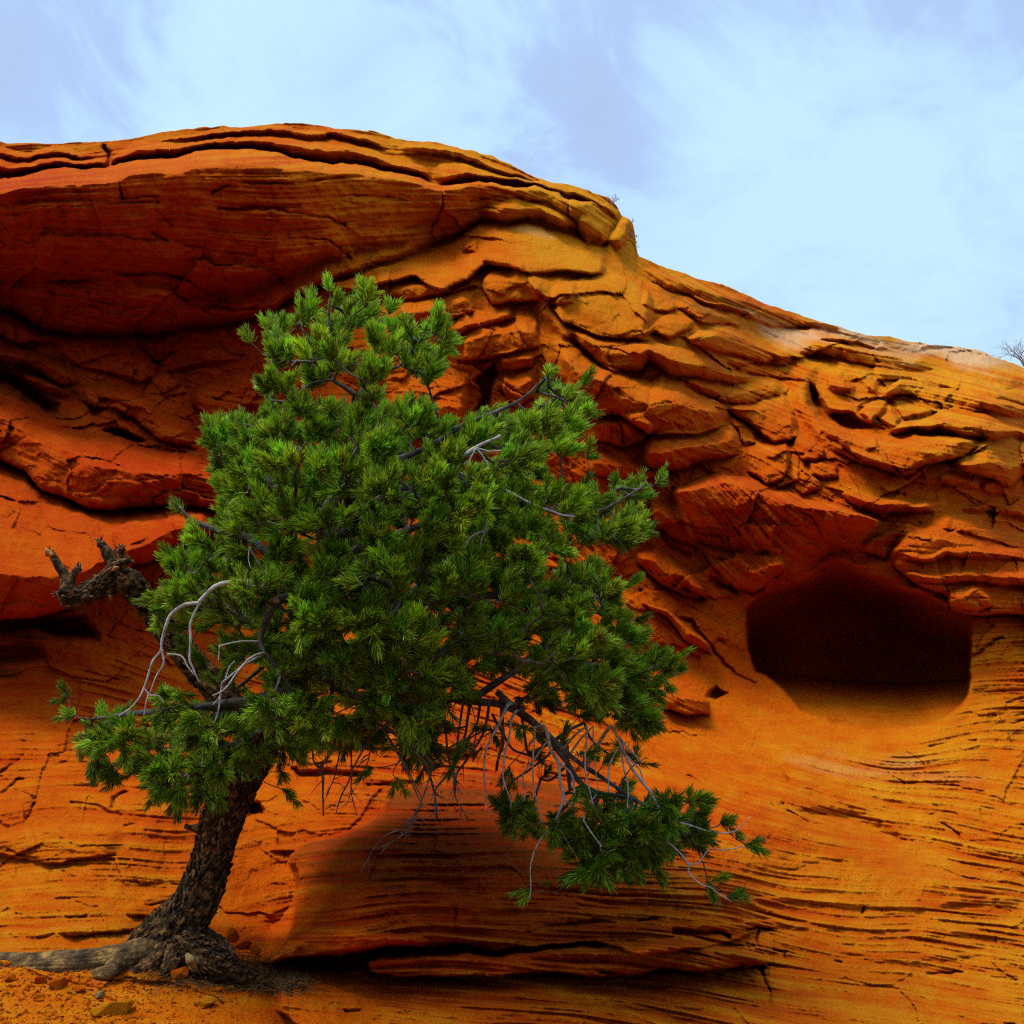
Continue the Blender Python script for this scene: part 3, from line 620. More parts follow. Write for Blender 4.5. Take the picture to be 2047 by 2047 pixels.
CREST = Z(8, (60, 60), (200, 140), (420, 235), (600, 292), (820, 352), (1000, 445), (1200, 540), (1500, 612), (1932, 690), (3200, 900))
slab(CREST, [(p[0], 2330) for p in CREST], .42, b=.07, uc=1.0, gap=0, ends=(220, 0), roundness=.6)
for k, (a, bb) in enumerate([((600, 600), (1400, 600)), ((0, 905), (1932, 915)), ((300, 800), (1932, 790)), ((900, 1000), (1932, 1060)), ((0, 1220), (1300, 1330))]):
    ph = k * 1.7
    tp = [(a[0] + (bb[0] - a[0]) * t, a[1] + (bb[1] - a[1]) * t + 14 * math.sin(t * 7 + ph)) for t in np.linspace(0, 1, 9)]
    bt = [(x, y + 26 + 8 * math.sin(x * .01)) for x, y in tp]
    slab(Z(8, *tp), Z(8, *bt), .045, b=.35, uc=.5, gap=.01, gw=3, ends=(60, 60))

# --- bedding direction: degrees in the frame, positive = falling to the right
A_PTS = [(0, 400, -6), (250, 420, -3), (500, 400, 1), (750, 400, 5), (1000, 430, 10), (1180, 460, 40), (100, 290, 0), (400, 262, -8), (700, 275, 10), (950, 330, 21), (1130, 390, 28),
         (300, 560, 3), (600, 540, -4), (100, 600, 10), (1400, 580, 27), (1700, 690, 12), (1950, 740, 16), (900, 500, -18), (1080, 480, 8), (850, 600, -10), (1000, 700, 20), (1150, 640, 18), (1300, 740, 20), (1450, 800, 24),
         (1600, 800, 22), (1750, 830, 8), (1900, 900, 10), (1700, 960, 14), (1520, 1030, 42), (1400, 1060, 62), (1330, 1100, 55), (1280, 1200, 42), (1330, 1330, 38), (1480, 1440, 24), (1650, 1490, 4), (1850, 1430, -12), (2000, 1380, -8),
         (1650, 1250, 3), (1850, 1080, 14), (1990, 1120, 14), (2000, 1250, 6), (100, 720, 28), (300, 760, 22), (100, 860, 32), (300, 920, 18), (450, 970, 6), (60, 1050, 10), (300, 1060, 24), (100, 1300, 10), (250, 1300, 26),
         (100, 1400, 12), (60, 1500, -4), (250, 1560, 6), (100, 1650, -10), (300, 1680, 2), (150, 1800, 0), (500, 1640, -12), (650, 1560, -4), (700, 1700, 0), (1000, 1750, 0), (1300, 1700, 3), (1300, 1530, 18), (1500, 1640, 17), (1700, 1600, 16),
         (1950, 1620, 16), (1900, 1740, 5), (1600, 1760, 4), (1500, 1880, 14), (1900, 1940, 9), (1700, 1840, 8), (900, 1990, 7), (1200, 2010, 8), (1600, 2020, 10), (500, 2030, 8), (200, 2000, 0), (800, 1860, -3), (1100, 1840, -2),
         (-600, 400, -5), (-600, 1000, 20), (-600, 1700, -5), (2700, 800, 14), (2700, 1500, 5), (2700, 2100, 8), (1000, 2500, 3), (0, 2400, 0)]
ANG = np.radians(tps(A_PTS, .02) + 4.5 * gfbm(130, 401, 2))

def lic(step, length, seed, passes=2):
    """streaks that run along the bedding; step = cell size in grid cells"""
    if step == 1:      # the finest streaks are only needed where the frame looks
        i0, i1 = int((210 - V0) / ST), int((2110 - V0) / ST); j0, j1 = int((-100 - U0) / ST), int((2150 - U0) / ST)
    else:
        i0, i1, j0, j1 = 0, NV, 0, NU
    a = ANG[i0:i1:step, j0:j1:step].astype(np.float32)
    shp = a.shape
    n = np.random.default_rng(seed).standard_normal(shp).astype(np.float32)
    dx = np.cos(a); dy = np.sin(a)
    yy, xx = np.mgrid[0:shp[0], 0:shp[1]].astype(np.float32)
    W = shp[1]
    for _ in range(passes):
        acc = n.copy(); nf = n.ravel()
        for s in (1, -1):
            px = xx.copy(); py = yy.copy()
            for k in range(length):
                ii = np.clip(py + .5, 0, shp[0] - 1).astype(np.int32) * W + np.clip(px + .5, 0, W - 1).astype(np.int32)
                px += s * 1.37 * dx.ravel()[ii]; py += s * 1.37 * dy.ravel()[ii]
                x = np.clip(px, 0, W - 1.01); y = np.clip(py, 0, shp[0] - 1.01)
                i = y.astype(np.int32); fy = y - i; j = x.astype(np.int32); fx = x - j; q = i * W + j
                acc += (.5 + .5 * math.cos(math.pi * (k + 1) / (length + 1))) * ((nf[q] * (1 - fx) + nf[q + 1] * fx) * (1 - fy) + (nf[q + W] * (1 - fx) + nf[q + W + 1] * fx) * fy)
        n = (acc / acc.std()).astype(np.float32)
    out = np.zeros((NV, NU))
    if step == 1: out[i0:i1, j0:j1] = n
    else: out[:] = upsample(n, (NV, NU))
    return out
S1 = lic(1, 34, 51, 3); SA = lic(1, 9, 55); SB = lic(1, 16, 56); S2 = lic(2, 26, 52); S3 = lic(4, 24, 53); S4 = lic(9, 16, 54)

# where the bedding shows strongly (1) or hardly (0)
B_PTS = [(100, 290, .9), (600, 270, .9), (1000, 340, .9), (100, 450, .3), (400, 420, .32), (800, 450, .42), (1100, 420, .6), (300, 600, .35), (900, 520, .12), (1080, 480, .08), (900, 650, .12), (1100, 640, .12), (1250, 620, .15),
         (1300, 750, .2), (1500, 620, 1), (1750, 700, 1), (1980, 780, .9), (1500, 820, .3), (1700, 850, .6), (1900, 900, .6), (1700, 980, .7), (1900, 1080, .8), (1500, 1060, .5), (1300, 1150, .5), (1300, 1300, .4), (1450, 1420, .15),
         (1650, 1440, .05), (1650, 1200, .15), (1850, 1450, .3), (2000, 1300, .6), (1500, 1540, .7), (1800, 1560, .75), (1400, 1680, 1), (1900, 1680, .7), (1500, 1850, 1.1), (1900, 1850, .9), (1500, 2000, 1), (1000, 1980, 1), (800, 1750, 1.1), (1100, 1700, 1.2),
         (700, 1900, .8), (600, 1600, .6), (100, 1700, .7), (300, 1700, .7), (100, 1560, .45), (150, 1400, .8), (150, 1280, .4), (100, 1050, .06), (300, 1100, .08), (100, 900, .2), (400, 960, .7), (200, 780, .3), (100, 700, .5), (500, 1750, .25), (150, 1850, .6), (150, 1980, .35),
         (-600, 1000, .5), (2700, 1000, .8), (-600, 2000, .6), (2700, 2000, .9), (1000, 2500, .6)]
BED = np.clip(tps(B_PTS, .01), .04, 1.3) * (1 - .8 * SMOOTH)
BED = BED * np.clip(1 + .35 * gfbm(170, 421, 1), .4, 1.7)

# blockiness: facets for broken rock
BK_PTS = [(500, 700, .9), (200, 720, 1), (900, 650, 1), (1200, 750, .8), (1500, 850, .9), (1700, 900, 1), (1900, 1000, .9), (1400, 1100, .6), (1700, 1250, .25), (1650, 1450, .05), (1500, 1700, .15), (1800, 1900, .2), (800, 1800, .2), (200, 1700, .35), (100, 1100, .3),
          (500, 420, .12), (150, 450, .2), (1000, 450, .2), (1700, 700, .5), (-600, 700, .7), (2700, 1000, .7), (0, 2300, .3), (2700, 2200, .2), (1250, 1250, .5)]
BLK = np.clip(tps(BK_PTS, .01), .03, 1.1)

def facet(n, seed, scale, aniso=1.5, sm=0):
    """planar facets: each cell of a jittered lattice carries its own tilted plane"""
    r = np.random.default_rng(seed)
    cu = (U1 - U0) / (scale * aniso); cv = (V1 - V0) / scale
    gw, gh = int(cu) + 3, int(cv) + 3
    jx = r.random((gh, gw)); jy = r.random((gh, gw)); off = r.standard_normal((gh, gw)); sx = r.standard_normal((gh, gw)); sy = r.standard_normal((gh, gw))
    ca, sa = np.cos(ANG * .9), np.sin(ANG * .9)
    x = (UU + 1.6 * WU - U0) / (scale * aniso) + 1; y = (VV + 1.6 * WV - .35 * (UU - 1000) * math.tan(.2) - V0) / scale + 1
    ix = np.floor(x).astype(int); iy = np.floor(y).astype(int)
    best = np.full(x.shape, 1e9); second = np.full(x.shape, 1e9); val = np.zeros(x.shape)
    for ddx in (-1, 0, 1):
        for ddy in (-1, 0, 1):
            cx = np.clip(ix + ddx, 0, gw - 1); cy = np.clip(iy + ddy, 0, gh - 1)
            ex = x - (cx + jx[cy, cx]); ey = y - (cy + jy[cy, cx])
            d = np.hypot(ex, ey)
            v = off[cy, cx] * .6 + sx[cy, cx] * ex * .8 + sy[cy, cx] * ey * .9
            m = d < best
            second = np.where(m, best, np.minimum(second, d))
            val = np.where(m, v, val); best = np.where(m, d, best)
    return val, second - best
fa, ga = facet(0, 71, 95, 1.9); fb, gb = facet(0, 72, 38, 1.8); fc, gc = facet(0, 73, 17, 1.7)
# the finer relief, in proportion to the distance
fine = (.0020 * S1 + .0005 * SA + .0007 * SB + .0008 * S2 + .0010 * S3 + .0018 * S4) * BED
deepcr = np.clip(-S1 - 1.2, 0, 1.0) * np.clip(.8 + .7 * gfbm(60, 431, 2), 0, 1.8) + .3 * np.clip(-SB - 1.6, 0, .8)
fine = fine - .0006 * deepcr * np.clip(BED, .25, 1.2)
ledge = np.tanh(2.2 * S3) * .0006 + np.tanh(2.5 * S4) * .0012
fine = fine + ledge * BED
blk = .019 * np.tanh(fa) * BLK + .0085 * np.tanh(fb) * BLK + .0026 * np.tanh(fc) * np.clip(BLK, .15, 1) - .006 * np.exp(-(ga / .022) ** 2) * np.clip(BLK - .35, 0, 1)
rough = .0009 * gfbm(11, 501, 3, .75) * (.55 + .45 * BLK) + .009 * gfbm(240, 511, 2) + .0022 * gfbm(60, 521, 3, .45) * (1 - .5 * SMOOTH)
YF = YB - H - YB * (fine + blk * (1 - SMOOTH) + rough)

# rock colour: 0 red, 1 yellow ochre
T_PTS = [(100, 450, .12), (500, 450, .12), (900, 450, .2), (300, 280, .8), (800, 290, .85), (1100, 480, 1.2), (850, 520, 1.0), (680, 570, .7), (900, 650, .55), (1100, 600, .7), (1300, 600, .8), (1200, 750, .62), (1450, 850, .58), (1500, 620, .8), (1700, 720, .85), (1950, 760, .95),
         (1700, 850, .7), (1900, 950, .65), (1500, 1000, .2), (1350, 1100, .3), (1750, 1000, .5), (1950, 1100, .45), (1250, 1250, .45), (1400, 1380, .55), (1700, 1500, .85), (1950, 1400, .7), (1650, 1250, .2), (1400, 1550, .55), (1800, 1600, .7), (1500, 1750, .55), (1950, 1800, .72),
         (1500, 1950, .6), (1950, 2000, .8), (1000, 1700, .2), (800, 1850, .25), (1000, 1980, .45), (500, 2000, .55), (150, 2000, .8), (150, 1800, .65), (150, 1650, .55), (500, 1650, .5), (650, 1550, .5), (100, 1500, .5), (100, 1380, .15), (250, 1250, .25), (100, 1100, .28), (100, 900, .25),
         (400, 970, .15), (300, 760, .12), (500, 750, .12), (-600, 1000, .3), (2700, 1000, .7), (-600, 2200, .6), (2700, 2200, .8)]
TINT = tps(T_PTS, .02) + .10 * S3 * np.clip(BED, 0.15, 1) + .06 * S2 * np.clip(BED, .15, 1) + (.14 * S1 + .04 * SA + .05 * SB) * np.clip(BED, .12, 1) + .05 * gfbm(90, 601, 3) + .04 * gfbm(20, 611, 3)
# dark mineral film on the foreground ledge, dark tone on other patches, streaky borders
VARN_SHADE = np.zeros((NV, NU))
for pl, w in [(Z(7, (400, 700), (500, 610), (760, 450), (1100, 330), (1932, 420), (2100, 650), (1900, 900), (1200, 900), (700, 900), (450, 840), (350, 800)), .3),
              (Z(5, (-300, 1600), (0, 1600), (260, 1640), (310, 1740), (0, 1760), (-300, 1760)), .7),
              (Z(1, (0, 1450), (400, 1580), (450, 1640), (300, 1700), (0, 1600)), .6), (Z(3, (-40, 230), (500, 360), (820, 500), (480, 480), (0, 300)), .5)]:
    VARN_SHADE = np.maximum(VARN_SHADE, w * sstep(-12, 26, sdf(pl, UU + 4 * WU, VV + 4 * WV) + 20 * S3 + 14 * S2 + 10 * S1))
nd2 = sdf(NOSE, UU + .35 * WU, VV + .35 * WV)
VARN_SHADE = np.maximum(VARN_SHADE, .62 * sstep(-1, 5, nd2) * (1 - sstep(1735, 1790, VV + 14 * S3 + 10 * S2)) * (1 - sstep(1080, 1300, UU + 30 * S4)) * np.clip(.8 + .25 * S2 + .25 * S1, .2, 1.1))
VARN_SHADE = np.clip(VARN_SHADE + .07 * np.clip(deepcr, 0, 1) * np.clip(BED, .1, 1) + .08 * np.clip(S3 * .5 + S4 * .5 - .8, 0, 1) * BED, 0, 1)  # shade of the thin cracks painted in as dark colour, then darker bed streaks

PALE = np.zeros((NV, NU))
for pl, w in [(Z(3, (470, 455), (640, 505), (900, 515), (1040, 545), (1250, 590), (1400, 590), (1600, 600), (1760, 640), (1924, 720), (2500, 900), (2500, 980), (1924, 775), (1740, 790), (1600, 770), (1480, 700), (1250, 650), (1000, 620), (700, 600)), .8),
              (Z(8, (850, 150), (1300, 150), (1650, 200), (1750, 250), (1500, 240), (1250, 230), (1000, 200)), .14), (Z(2, (1050, 665), (1200, 680), (1260, 730), (1150, 760), (1050, 720)), .3)]:
    PALE = np.maximum(PALE, w * sstep(-12, 22, sdf(pl, UU + 2 * WU, VV + 2 * WV) + 7 * S3 + 4 * S2))

def sample(Fd, u, v):
    x = np.clip((np.asarray(u, float) - U0) / ST, 0, NU - 1.001); y = np.clip((np.asarray(v, float) - V0) / ST, 0, NV - 1.001)
    i = x.astype(int); j = y.astype(int); fx = x - i; fy = y - j
    return (Fd[j, i] * (1 - fx) * (1 - fy) + Fd[j, i + 1] * fx * (1 - fy) + Fd[j + 1, i] * (1 - fx) * fy + Fd[j + 1, i + 1] * fx * fy)
def rock_at(u, v):
    return P(u, v, sample(YF, u, v))

# mesh grid
cols = np.concatenate([np.linspace(-700, -70, 150, endpoint=False), np.arange(-70, 2118, 2.0), np.linspace(2120, 2750, 150)])
sk = skyline(cols) + 1.1 * np.interp(cols, GU, gnoise(18, 77)[0]) + .5 * np.interp(cols, GU, gnoise(7, 78)[5]) + 1.6 * np.interp(cols, GU, gnoise(55, 79)[3])
skb = np.interp(cols, [-700, 0, 300, 800, 1100, 1300, 1600, 2047, 2750], [420, 400, 380, 400, 480, 640, 740, 840, 1100])
MV = np.concatenate([sk[None] + (skb - sk)[None] * np.linspace(0, 1, 75, endpoint=False)[:, None], skb[None] + (2100 - skb)[None] * np.linspace(0, 1, 850)[:, None]])
MU = np.broadcast_to(cols, MV.shape)
lowv = np.linspace(2104, 2610, 150)[:, None] + 0 * cols[None]
MV = np.concatenate([MV, lowv]); MU = np.broadcast_to(cols, MV.shape)
MY = sample(YF, MU, MV)
PT = P(MU, MV, MY)
# the hill goes on behind its skyline
back = []
s0 = PT[0].copy()
for s in np.concatenate([np.linspace(.15, 3, 14), np.linspace(4, 30, 10)]):
    q = s0.copy()
    q[:, 1] += s; q[:, 0] *= (1 + s / s0[:, 1])
    q[:, 2] += .12 * s - .012 * s * s + .05 * np.sin(cols * .05 + s * 3)
    back.append(q)
nb = len(back)
PT = np.concatenate([np.array(back[::-1]), PT])
def padf(a): return np.concatenate([np.repeat(a[:1], nb, 0), a])
tint = padf(sample(TINT, MU, MV)); varn_shade = padf(sample(VARN_SHADE, MU, MV)); pale = padf(sample(PALE, MU, MV)); MVp = padf(MV); MUp = padf(MU)
NRR, NCC = PT.shape[:2]

def smooth_normals(PT):
    du = np.gradient(PT, axis=1); dv = np.gradient(PT, axis=0)
    n = np.cross(dv, du)
    n /= np.linalg.norm(n, axis=2, keepdims=True) + 1e-12
    return n
NORM = smooth_normals(PT)
if NORM[NRR // 2, NCC // 2, 1] > 0: NORM = -NORM

# ------------------------------------------------------------------ materials
def new_mat(name):
    m = bpy.data.materials.new(name); m.use_nodes = True
    nt = m.node_tree
    bs = nt.nodes['Principled BSDF']
    return m, nt, bs

def ramp(nt, stops):
    r = N(nt, 'ShaderNodeValToRGB')
    cr = r.color_ramp
    cr.elements[0].position = stops[0][0]; cr.elements[0].color = (*stops[0][1], 1)
    cr.elements[1].position = stops[-1][0]; cr.elements[1].color = (*stops[-1][1], 1)
    for p, c in stops[1:-1]:
        e = cr.elements.new(p); e.color = (*c, 1)
    return r

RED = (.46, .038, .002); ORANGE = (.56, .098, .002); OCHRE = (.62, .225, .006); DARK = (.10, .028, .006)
def rock_material(name='sandstone', attr=True, grain=1.0):
    m, nt, bs = new_mat(name)
    L = nt.links.new
    tc = N(nt, 'ShaderNodeTexCoord')
    co = tc.outputs['Object']
    def nz(scale, det=6, rgh=.6, sx=1, sz=1):
        mp = N(nt, 'ShaderNodeMapping'); mp.inputs['Scale'].default_value = (sx, sx, sz)
        L(co, mp.inputs[0])
        n = N(nt, 'ShaderNodeTexNoise'); n.inputs['Scale'].default_value = scale; n.inputs['Detail'].default_value = det; n.inputs['Roughness'].default_value = rgh
        L(mp.outputs[0], n.inputs['Vector'])
        return n.outputs['Fac']
    big = nz(1.3, 5); fine_ = nz(26 * grain, 8, .7); bed = nz(2.2, 7, .65, 1, 9)
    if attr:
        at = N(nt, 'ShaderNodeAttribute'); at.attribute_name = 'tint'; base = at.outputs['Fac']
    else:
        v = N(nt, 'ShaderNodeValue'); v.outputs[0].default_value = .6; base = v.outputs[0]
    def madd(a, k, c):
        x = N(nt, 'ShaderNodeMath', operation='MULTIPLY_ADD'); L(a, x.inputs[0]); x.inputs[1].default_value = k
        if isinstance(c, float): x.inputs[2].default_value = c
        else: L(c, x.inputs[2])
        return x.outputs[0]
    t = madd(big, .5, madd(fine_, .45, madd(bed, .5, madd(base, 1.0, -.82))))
    r = ramp(nt, [(0, RED), (.45, ORANGE), (1, OCHRE)])
    L(t, r.inputs[0])
    col = r.outputs[0]
    if attr:
        ap = N(nt, 'ShaderNodeAttribute'); ap.attribute_name = 'pale'
        mp_ = N(nt, 'ShaderNodeMix', data_type='RGBA'); L(ap.outputs['Fac'], mp_.inputs[0]); L(col, mp_.inputs[6]); mp_.inputs[7].default_value = (.66, .40, .20, 1)
        col = mp_.outputs[2]
        av = N(nt, 'ShaderNodeAttribute'); av.attribute_name = 'varnish_shade'
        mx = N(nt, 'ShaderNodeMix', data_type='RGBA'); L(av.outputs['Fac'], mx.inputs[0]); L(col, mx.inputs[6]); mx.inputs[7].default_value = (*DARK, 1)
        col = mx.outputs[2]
    # small dark specks and pale grains
    sp = nz(60 * grain, 3, .6)
    rr = ramp(nt, [(.28, (.62, .55, .5)), (.40, (1, 1, 1)), (.74, (1, 1, 1)), (.86, (1.0, 1.0, 1.0))])
    L(sp, rr.inputs[0])
    mm = N(nt, 'ShaderNodeMix', data_type='RGBA', blend_type='MULTIPLY'); mm.inputs[0].default_value = 1
    L(col, mm.inputs[6]); L(rr.outputs[0], mm.inputs[7])
    L(mm.outputs[2], bs.inputs['Base Color'])
    bs.inputs['Roughness'].default_value = .9
    bs.inputs['Specular IOR Level'].default_value = .02
    bp = N(nt, 'ShaderNodeBump'); bp.inputs['Strength'].default_value = .9; bp.inputs['Distance'].default_value = .03
    hb = N(nt, 'ShaderNodeMath', operation='ADD'); L(fine_, hb.inputs[0]); L(nz(90 * grain, 4, .7), hb.inputs[1])
    L(hb.outputs[0], bp.inputs['Height']); L(bp.outputs[0], bs.inputs['Normal'])
    return m
MAT_ROCK = rock_material()

def bark_material(name, c1, c2, c3, scale=9, rough=.85):
    m, nt, bs = new_mat(name); L = nt.links.new
    tc = N(nt, 'ShaderNodeTexCoord')
    n = N(nt, 'ShaderNodeTexNoise'); n.inputs['Scale'].default_value = scale; n.inputs['Detail'].default_value = 8; n.inputs['Roughness'].default_value = .7
    L(tc.outputs['Object'], n.inputs['Vector'])
    r = ramp(nt, [(.36, c1), (.5, c2), (.68, c3)]); L(n.outputs['Fac'], r.inputs[0])
    L(r.outputs[0], bs.inputs['Base Color']); bs.inputs['Roughness'].default_value = rough
    bs.inputs['Specular IOR Level'].default_value = .1
    n2 = N(nt, 'ShaderNodeTexNoise'); n2.inputs['Scale'].default_value = scale * 9; n2.inputs['Detail'].default_value = 5
    L(tc.outputs['Object'], n2.inputs['Vector'])
    bp = N(nt, 'ShaderNodeBump'); bp.inputs['Strength'].default_value = .7; bp.inputs['Distance'].default_value = .01
    L(n2.outputs['Fac'], bp.inputs['Height']); L(bp.outputs[0], bs.inputs['Normal'])
    return m
MAT_BARK = bark_material('pine_bark', (.010, .006, .003), (.055, .028, .011), (.36, .17, .05), 26)
MAT_LOG = bark_material('weathered_wood', (.022, .013, .006), (.10, .058, .022), (.36, .20, .05), 12)
MAT_SILVER = bark_material('silver_twig', (.20, .17, .14), (.40, .36, .32), (.58, .54, .50), 28)
MAT_BRANCH = bark_material('branch_bark', (.035, .027, .02), (.09, .075, .06), (.22, .20, .19), 14)
MAT_BREAK = bark_material('broken_wood', (.22, .07, .02), (.35, .14, .04), (.5, .25, .1), 12)
MAT_CUT = bark_material('pale_wood', (.10, .06, .02), (.30, .19, .06), (.45, .30, .10), 40)
MAT_TWIG = bark_material('bush_twig', (.14, .12, .13), (.22, .19, .21), (.32, .28, .3), 20)
MAT_LITTER = bark_material('pine_litter', (.025, .012, .005), (.11, .05, .014), (.26, .13, .035), 30)

def needle_material():
    m, nt, bs = new_mat('pine_needles'); L = nt.links.new
    at = N(nt, 'ShaderNodeAttribute'); at.attribute_name = 'col'
    L(at.outputs['Color'], bs.inputs['Base Color'])
    bs.inputs['Roughness'].default_value = .5
    bs.inputs['Specular IOR Level'].default_value = .16
    tr = N(nt, 'ShaderNodeBsdfTranslucent'); L(at.outputs['Color'], tr.inputs['Color'])
    mx = N(nt, 'ShaderNodeMixShader'); mx.inputs[0].default_value = .35
    L(bs.outputs[0], mx.inputs[1]); L(tr.outputs[0], mx.inputs[2])
    out = nt.nodes['Material Output']; L(mx.outputs[0], out.inputs[0])
    return m
MAT_NEEDLE = needle_material()

# ------------------------------------------------------------------ rock objects
def region_mesh(name, mask):
    """mask: bool per quad (NRR-1, NCC-1)"""
    q = np.argwhere(mask)
    i, j = q[:, 0], q[:, 1]
    a = i * NCC + j
    F = np.stack([a, a + NCC, a + NCC + 1, a + 1], 1)
    used = np.unique(F)
    remap = np.full(NRR * NCC, -1, np.int64); remap[used] = np.arange(len(used))
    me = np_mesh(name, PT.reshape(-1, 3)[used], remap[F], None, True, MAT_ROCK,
                 {'tint': tint.ravel()[used], 'varnish_shade': varn_shade.ravel()[used], 'pale': pale.ravel()[used]})
    o = bpy.data.objects.new(name, me)
    scene.collection.objects.link(o)
    return o
UQ = MUp[:-1, :-1]; VQ = MVp[:-1, :-1]
lb = fpl(L_BOT, UQ)
is_cap = (VQ < lb) & (UQ < 1245)
f1 = fpl([(-700, 1900), (170, 1900), (420, 1905), (560, 1938), (740, 1945), (1200, 1945), (1700, 1940), (2750, 1950)], UQ)
is_floor = VQ > f1
o = region_mesh('overhang', is_cap); tag(o, kind='structure')
o = region_mesh('cliff', ~is_cap & ~is_floor); tag(o, kind='structure')
o = region_mesh('rock_floor', is_floor); tag(o, kind='structure')

# the ground all round, as one sheet that reaches the horizon
def ground():
    rad = np.concatenate([[0.0], np.geomspace(1.0, 900, 60)])
    ang = np.linspace(0, 2 * math.pi, 96, endpoint=False)
    V = []
    for r in rad:
        x = r * np.cos(ang); y = r * np.sin(ang)
        z = -.10 + .06 * noise3(np.stack([x * .4, y * .4, 0 * x], -1), 3) * min(1, r / 4) + (r / 900) * 0
        V.append(np.stack([x, y, z], -1))
    V = np.concatenate(V)
    F = []
    n = len(ang)
    for i in range(len(rad) - 1):
        a = i * n + np.arange(n); b = i * n + (np.arange(n) + 1) % n
        F.append(np.stack([a, b, b + n, a + n], 1))
    F = np.concatenate(F)
    me = np_mesh('ground', V, F, None, True, bark_material('dark_ground', (.06, .04, .016), (.17, .075, .025), (.30, .11, .03), .8))  # unseen ground, colour darkened to cut bounce light on the overhang
    o = bpy.data.objects.new('ground', me); scene.collection.objects.link(o)
    tag(o, kind='structure')
ground()

# ------------------------------------------------------------------ tubes
def catmull(pts, n):
    pts = np.asarray(pts, float)
    if len(pts) < 3:
        t = np.linspace(0, 1, n)[:, None]; return pts[0] * (1 - t) + pts[-1] * t
    p = np.vstack([2 * pts[0] - pts[1], pts, 2 * pts[-1] - pts[-2]])
    segs = len(pts) - 1
    t = np.linspace(0, segs - 1e-6, n); i = t.astype(int); f = (t - i)[:, None]
    a, b, c, d = p[i], p[i + 1], p[i + 2], p[i + 3]
    return .5 * (2 * b + (c - a) * f + (2 * a - 5 * b + 4 * c - d) * f ** 2 + (-a + 3 * b - 3 * c + d) * f ** 3)

def frames(c):
    t = np.gradient(c, axis=0); t /= np.linalg.norm(t, axis=1, keepdims=True) + 1e-12
    n = np.zeros_like(c)
    ref = np.array([0, -1.0, 0]) if abs(t[0, 1]) < .9 else np.array([1.0, 0, 0])
    x = ref - t[0] * ref.dot(t[0]); x /= np.linalg.norm(x); n[0] = x
    for i in range(1, len(c)):
        x = n[i - 1] - t[i] * n[i - 1].dot(t[i]); x /= np.linalg.norm(x) + 1e-12; n[i] = x
    return t, n, np.cross(t, n)

class MB:
    def __init__(s): s.V = []; s.Q = []; s.T = []; s.C = []; s.n = 0
    def add(s, V, Q=None, T=None, C=None):
        V = np.asarray(V, float)
        s.V.append(V)
        if Q is not None and len(Q): s.Q.append(np.asarray(Q) + s.n)
        if T is not None and len(T): s.T.append(np.asarray(T) + s.n)
        if C is not None: s.C.append(C)
        s.n += len(V)
    def tube(s, c, r, k=6, bump=None, cap=True, org=None):
        c = np.asarray(c, float); r = np.broadcast_to(np.asarray(r, float), (len(c),))
        t, n, b = frames(c)
        th = np.linspace(0, 2 * math.pi, k, endpoint=False)
        R = np.ones((len(c), k)) if bump is None else bump(len(c), th)
        P_ = c[:, None] + (np.cos(th)[None, :, None] * n[:, None] + np.sin(th)[None, :, None] * b[:, None]) * (r[:, None] * R)[..., None]
        m = len(c)
        i = np.arange(m - 1)[:, None] * k; j = np.arange(k)[None]; j2 = (j + 1) % k
        Q = np.stack([i + j, i + j2, i + k + j2, i + k + j], -1).reshape(-1, 4)
        V = P_.reshape(-1, 3)
        T = None
        if cap:
            V = np.vstack([V, c[0], c[-1] + t[-1] * r[-1] * .3])
            jj = np.arange(k); T = np.vstack([np.stack([(jj + 1) % k, jj, np.full(k, m * k)], 1), np.stack([(m - 1) * k + jj, (m - 1) * k + (jj + 1) % k, np.full(k, m * k + 1)], 1)])
        s.add(V, Q, T)
    def obj(s, name, mat, parent=None, smooth=True):
        V = np.concatenate(s.V)
        Q = np.concatenate(s.Q) if s.Q else None; T = np.concatenate(s.T) if s.T else None
        at = {'col': np.concatenate(s.C)} if s.C else None
        origin = np.array(parent['_w']) if parent is not None and '_w' in parent else V.mean(0)
        if parent is None: origin = np.array([V[:, 0].mean(), V[:, 1].mean(), V[:, 2].min()])
        me = np_mesh(name, V - origin, Q, T, smooth, mat, at)
        o = bpy.data.objects.new(name, me); scene.collection.objects.link(o)
        if parent is not None:
            o.parent = parent; o['_w'] = [float(x) for x in origin]
        else:
            o.location = origin; o['_w'] = [float(x) for x in origin]
        return o

def empty(name, loc):
    o = bpy.data.objects.new(name, None); o.empty_display_size = .1
    o.location = loc; o['_w'] = [float(x) for x in loc]
    scene.collection.objects.link(o)
    return o

PXM = lambda px, Y: px * Y / FPX      # size of px at distance Y

# ------------------------------------------------------------------ the pine
YT = 5.95
root_pt = P(330, 1905, 5.95)
tree = empty('pine_tree', tuple(root_pt))
tag(tree, 'green pinyon pine with a dark leaning trunk growing from the red rock', 'tree')

def bark_bump(seed, amp=.18, fr=5.0, tw=1.2, lz=.12):
    def f(m, th):
        s = np.arange(m)[:, None] * lz + 0 * th[None]
        a = th[None] + 0 * s + tw * s * .15
        p = np.stack([np.cos(a) * fr * .45, np.sin(a) * fr * .45, s * .55], -1)
        n1 = noise3(p * 1.0 + .6 * np.stack([fbm3(p * 1.3, 2, seed + 5)] * 3, -1), seed); n2 = noise3(p * np.array([2.2, 2.2, 2.6]), seed + 1); n3 = noise3(p * np.array([5, 5, 9.0]), seed + 2)
        ridge = 1 - np.abs(n1) * 2.4
        return 1 + amp * (.75 * ridge + .55 * n2 + .30 * n3)
    return f

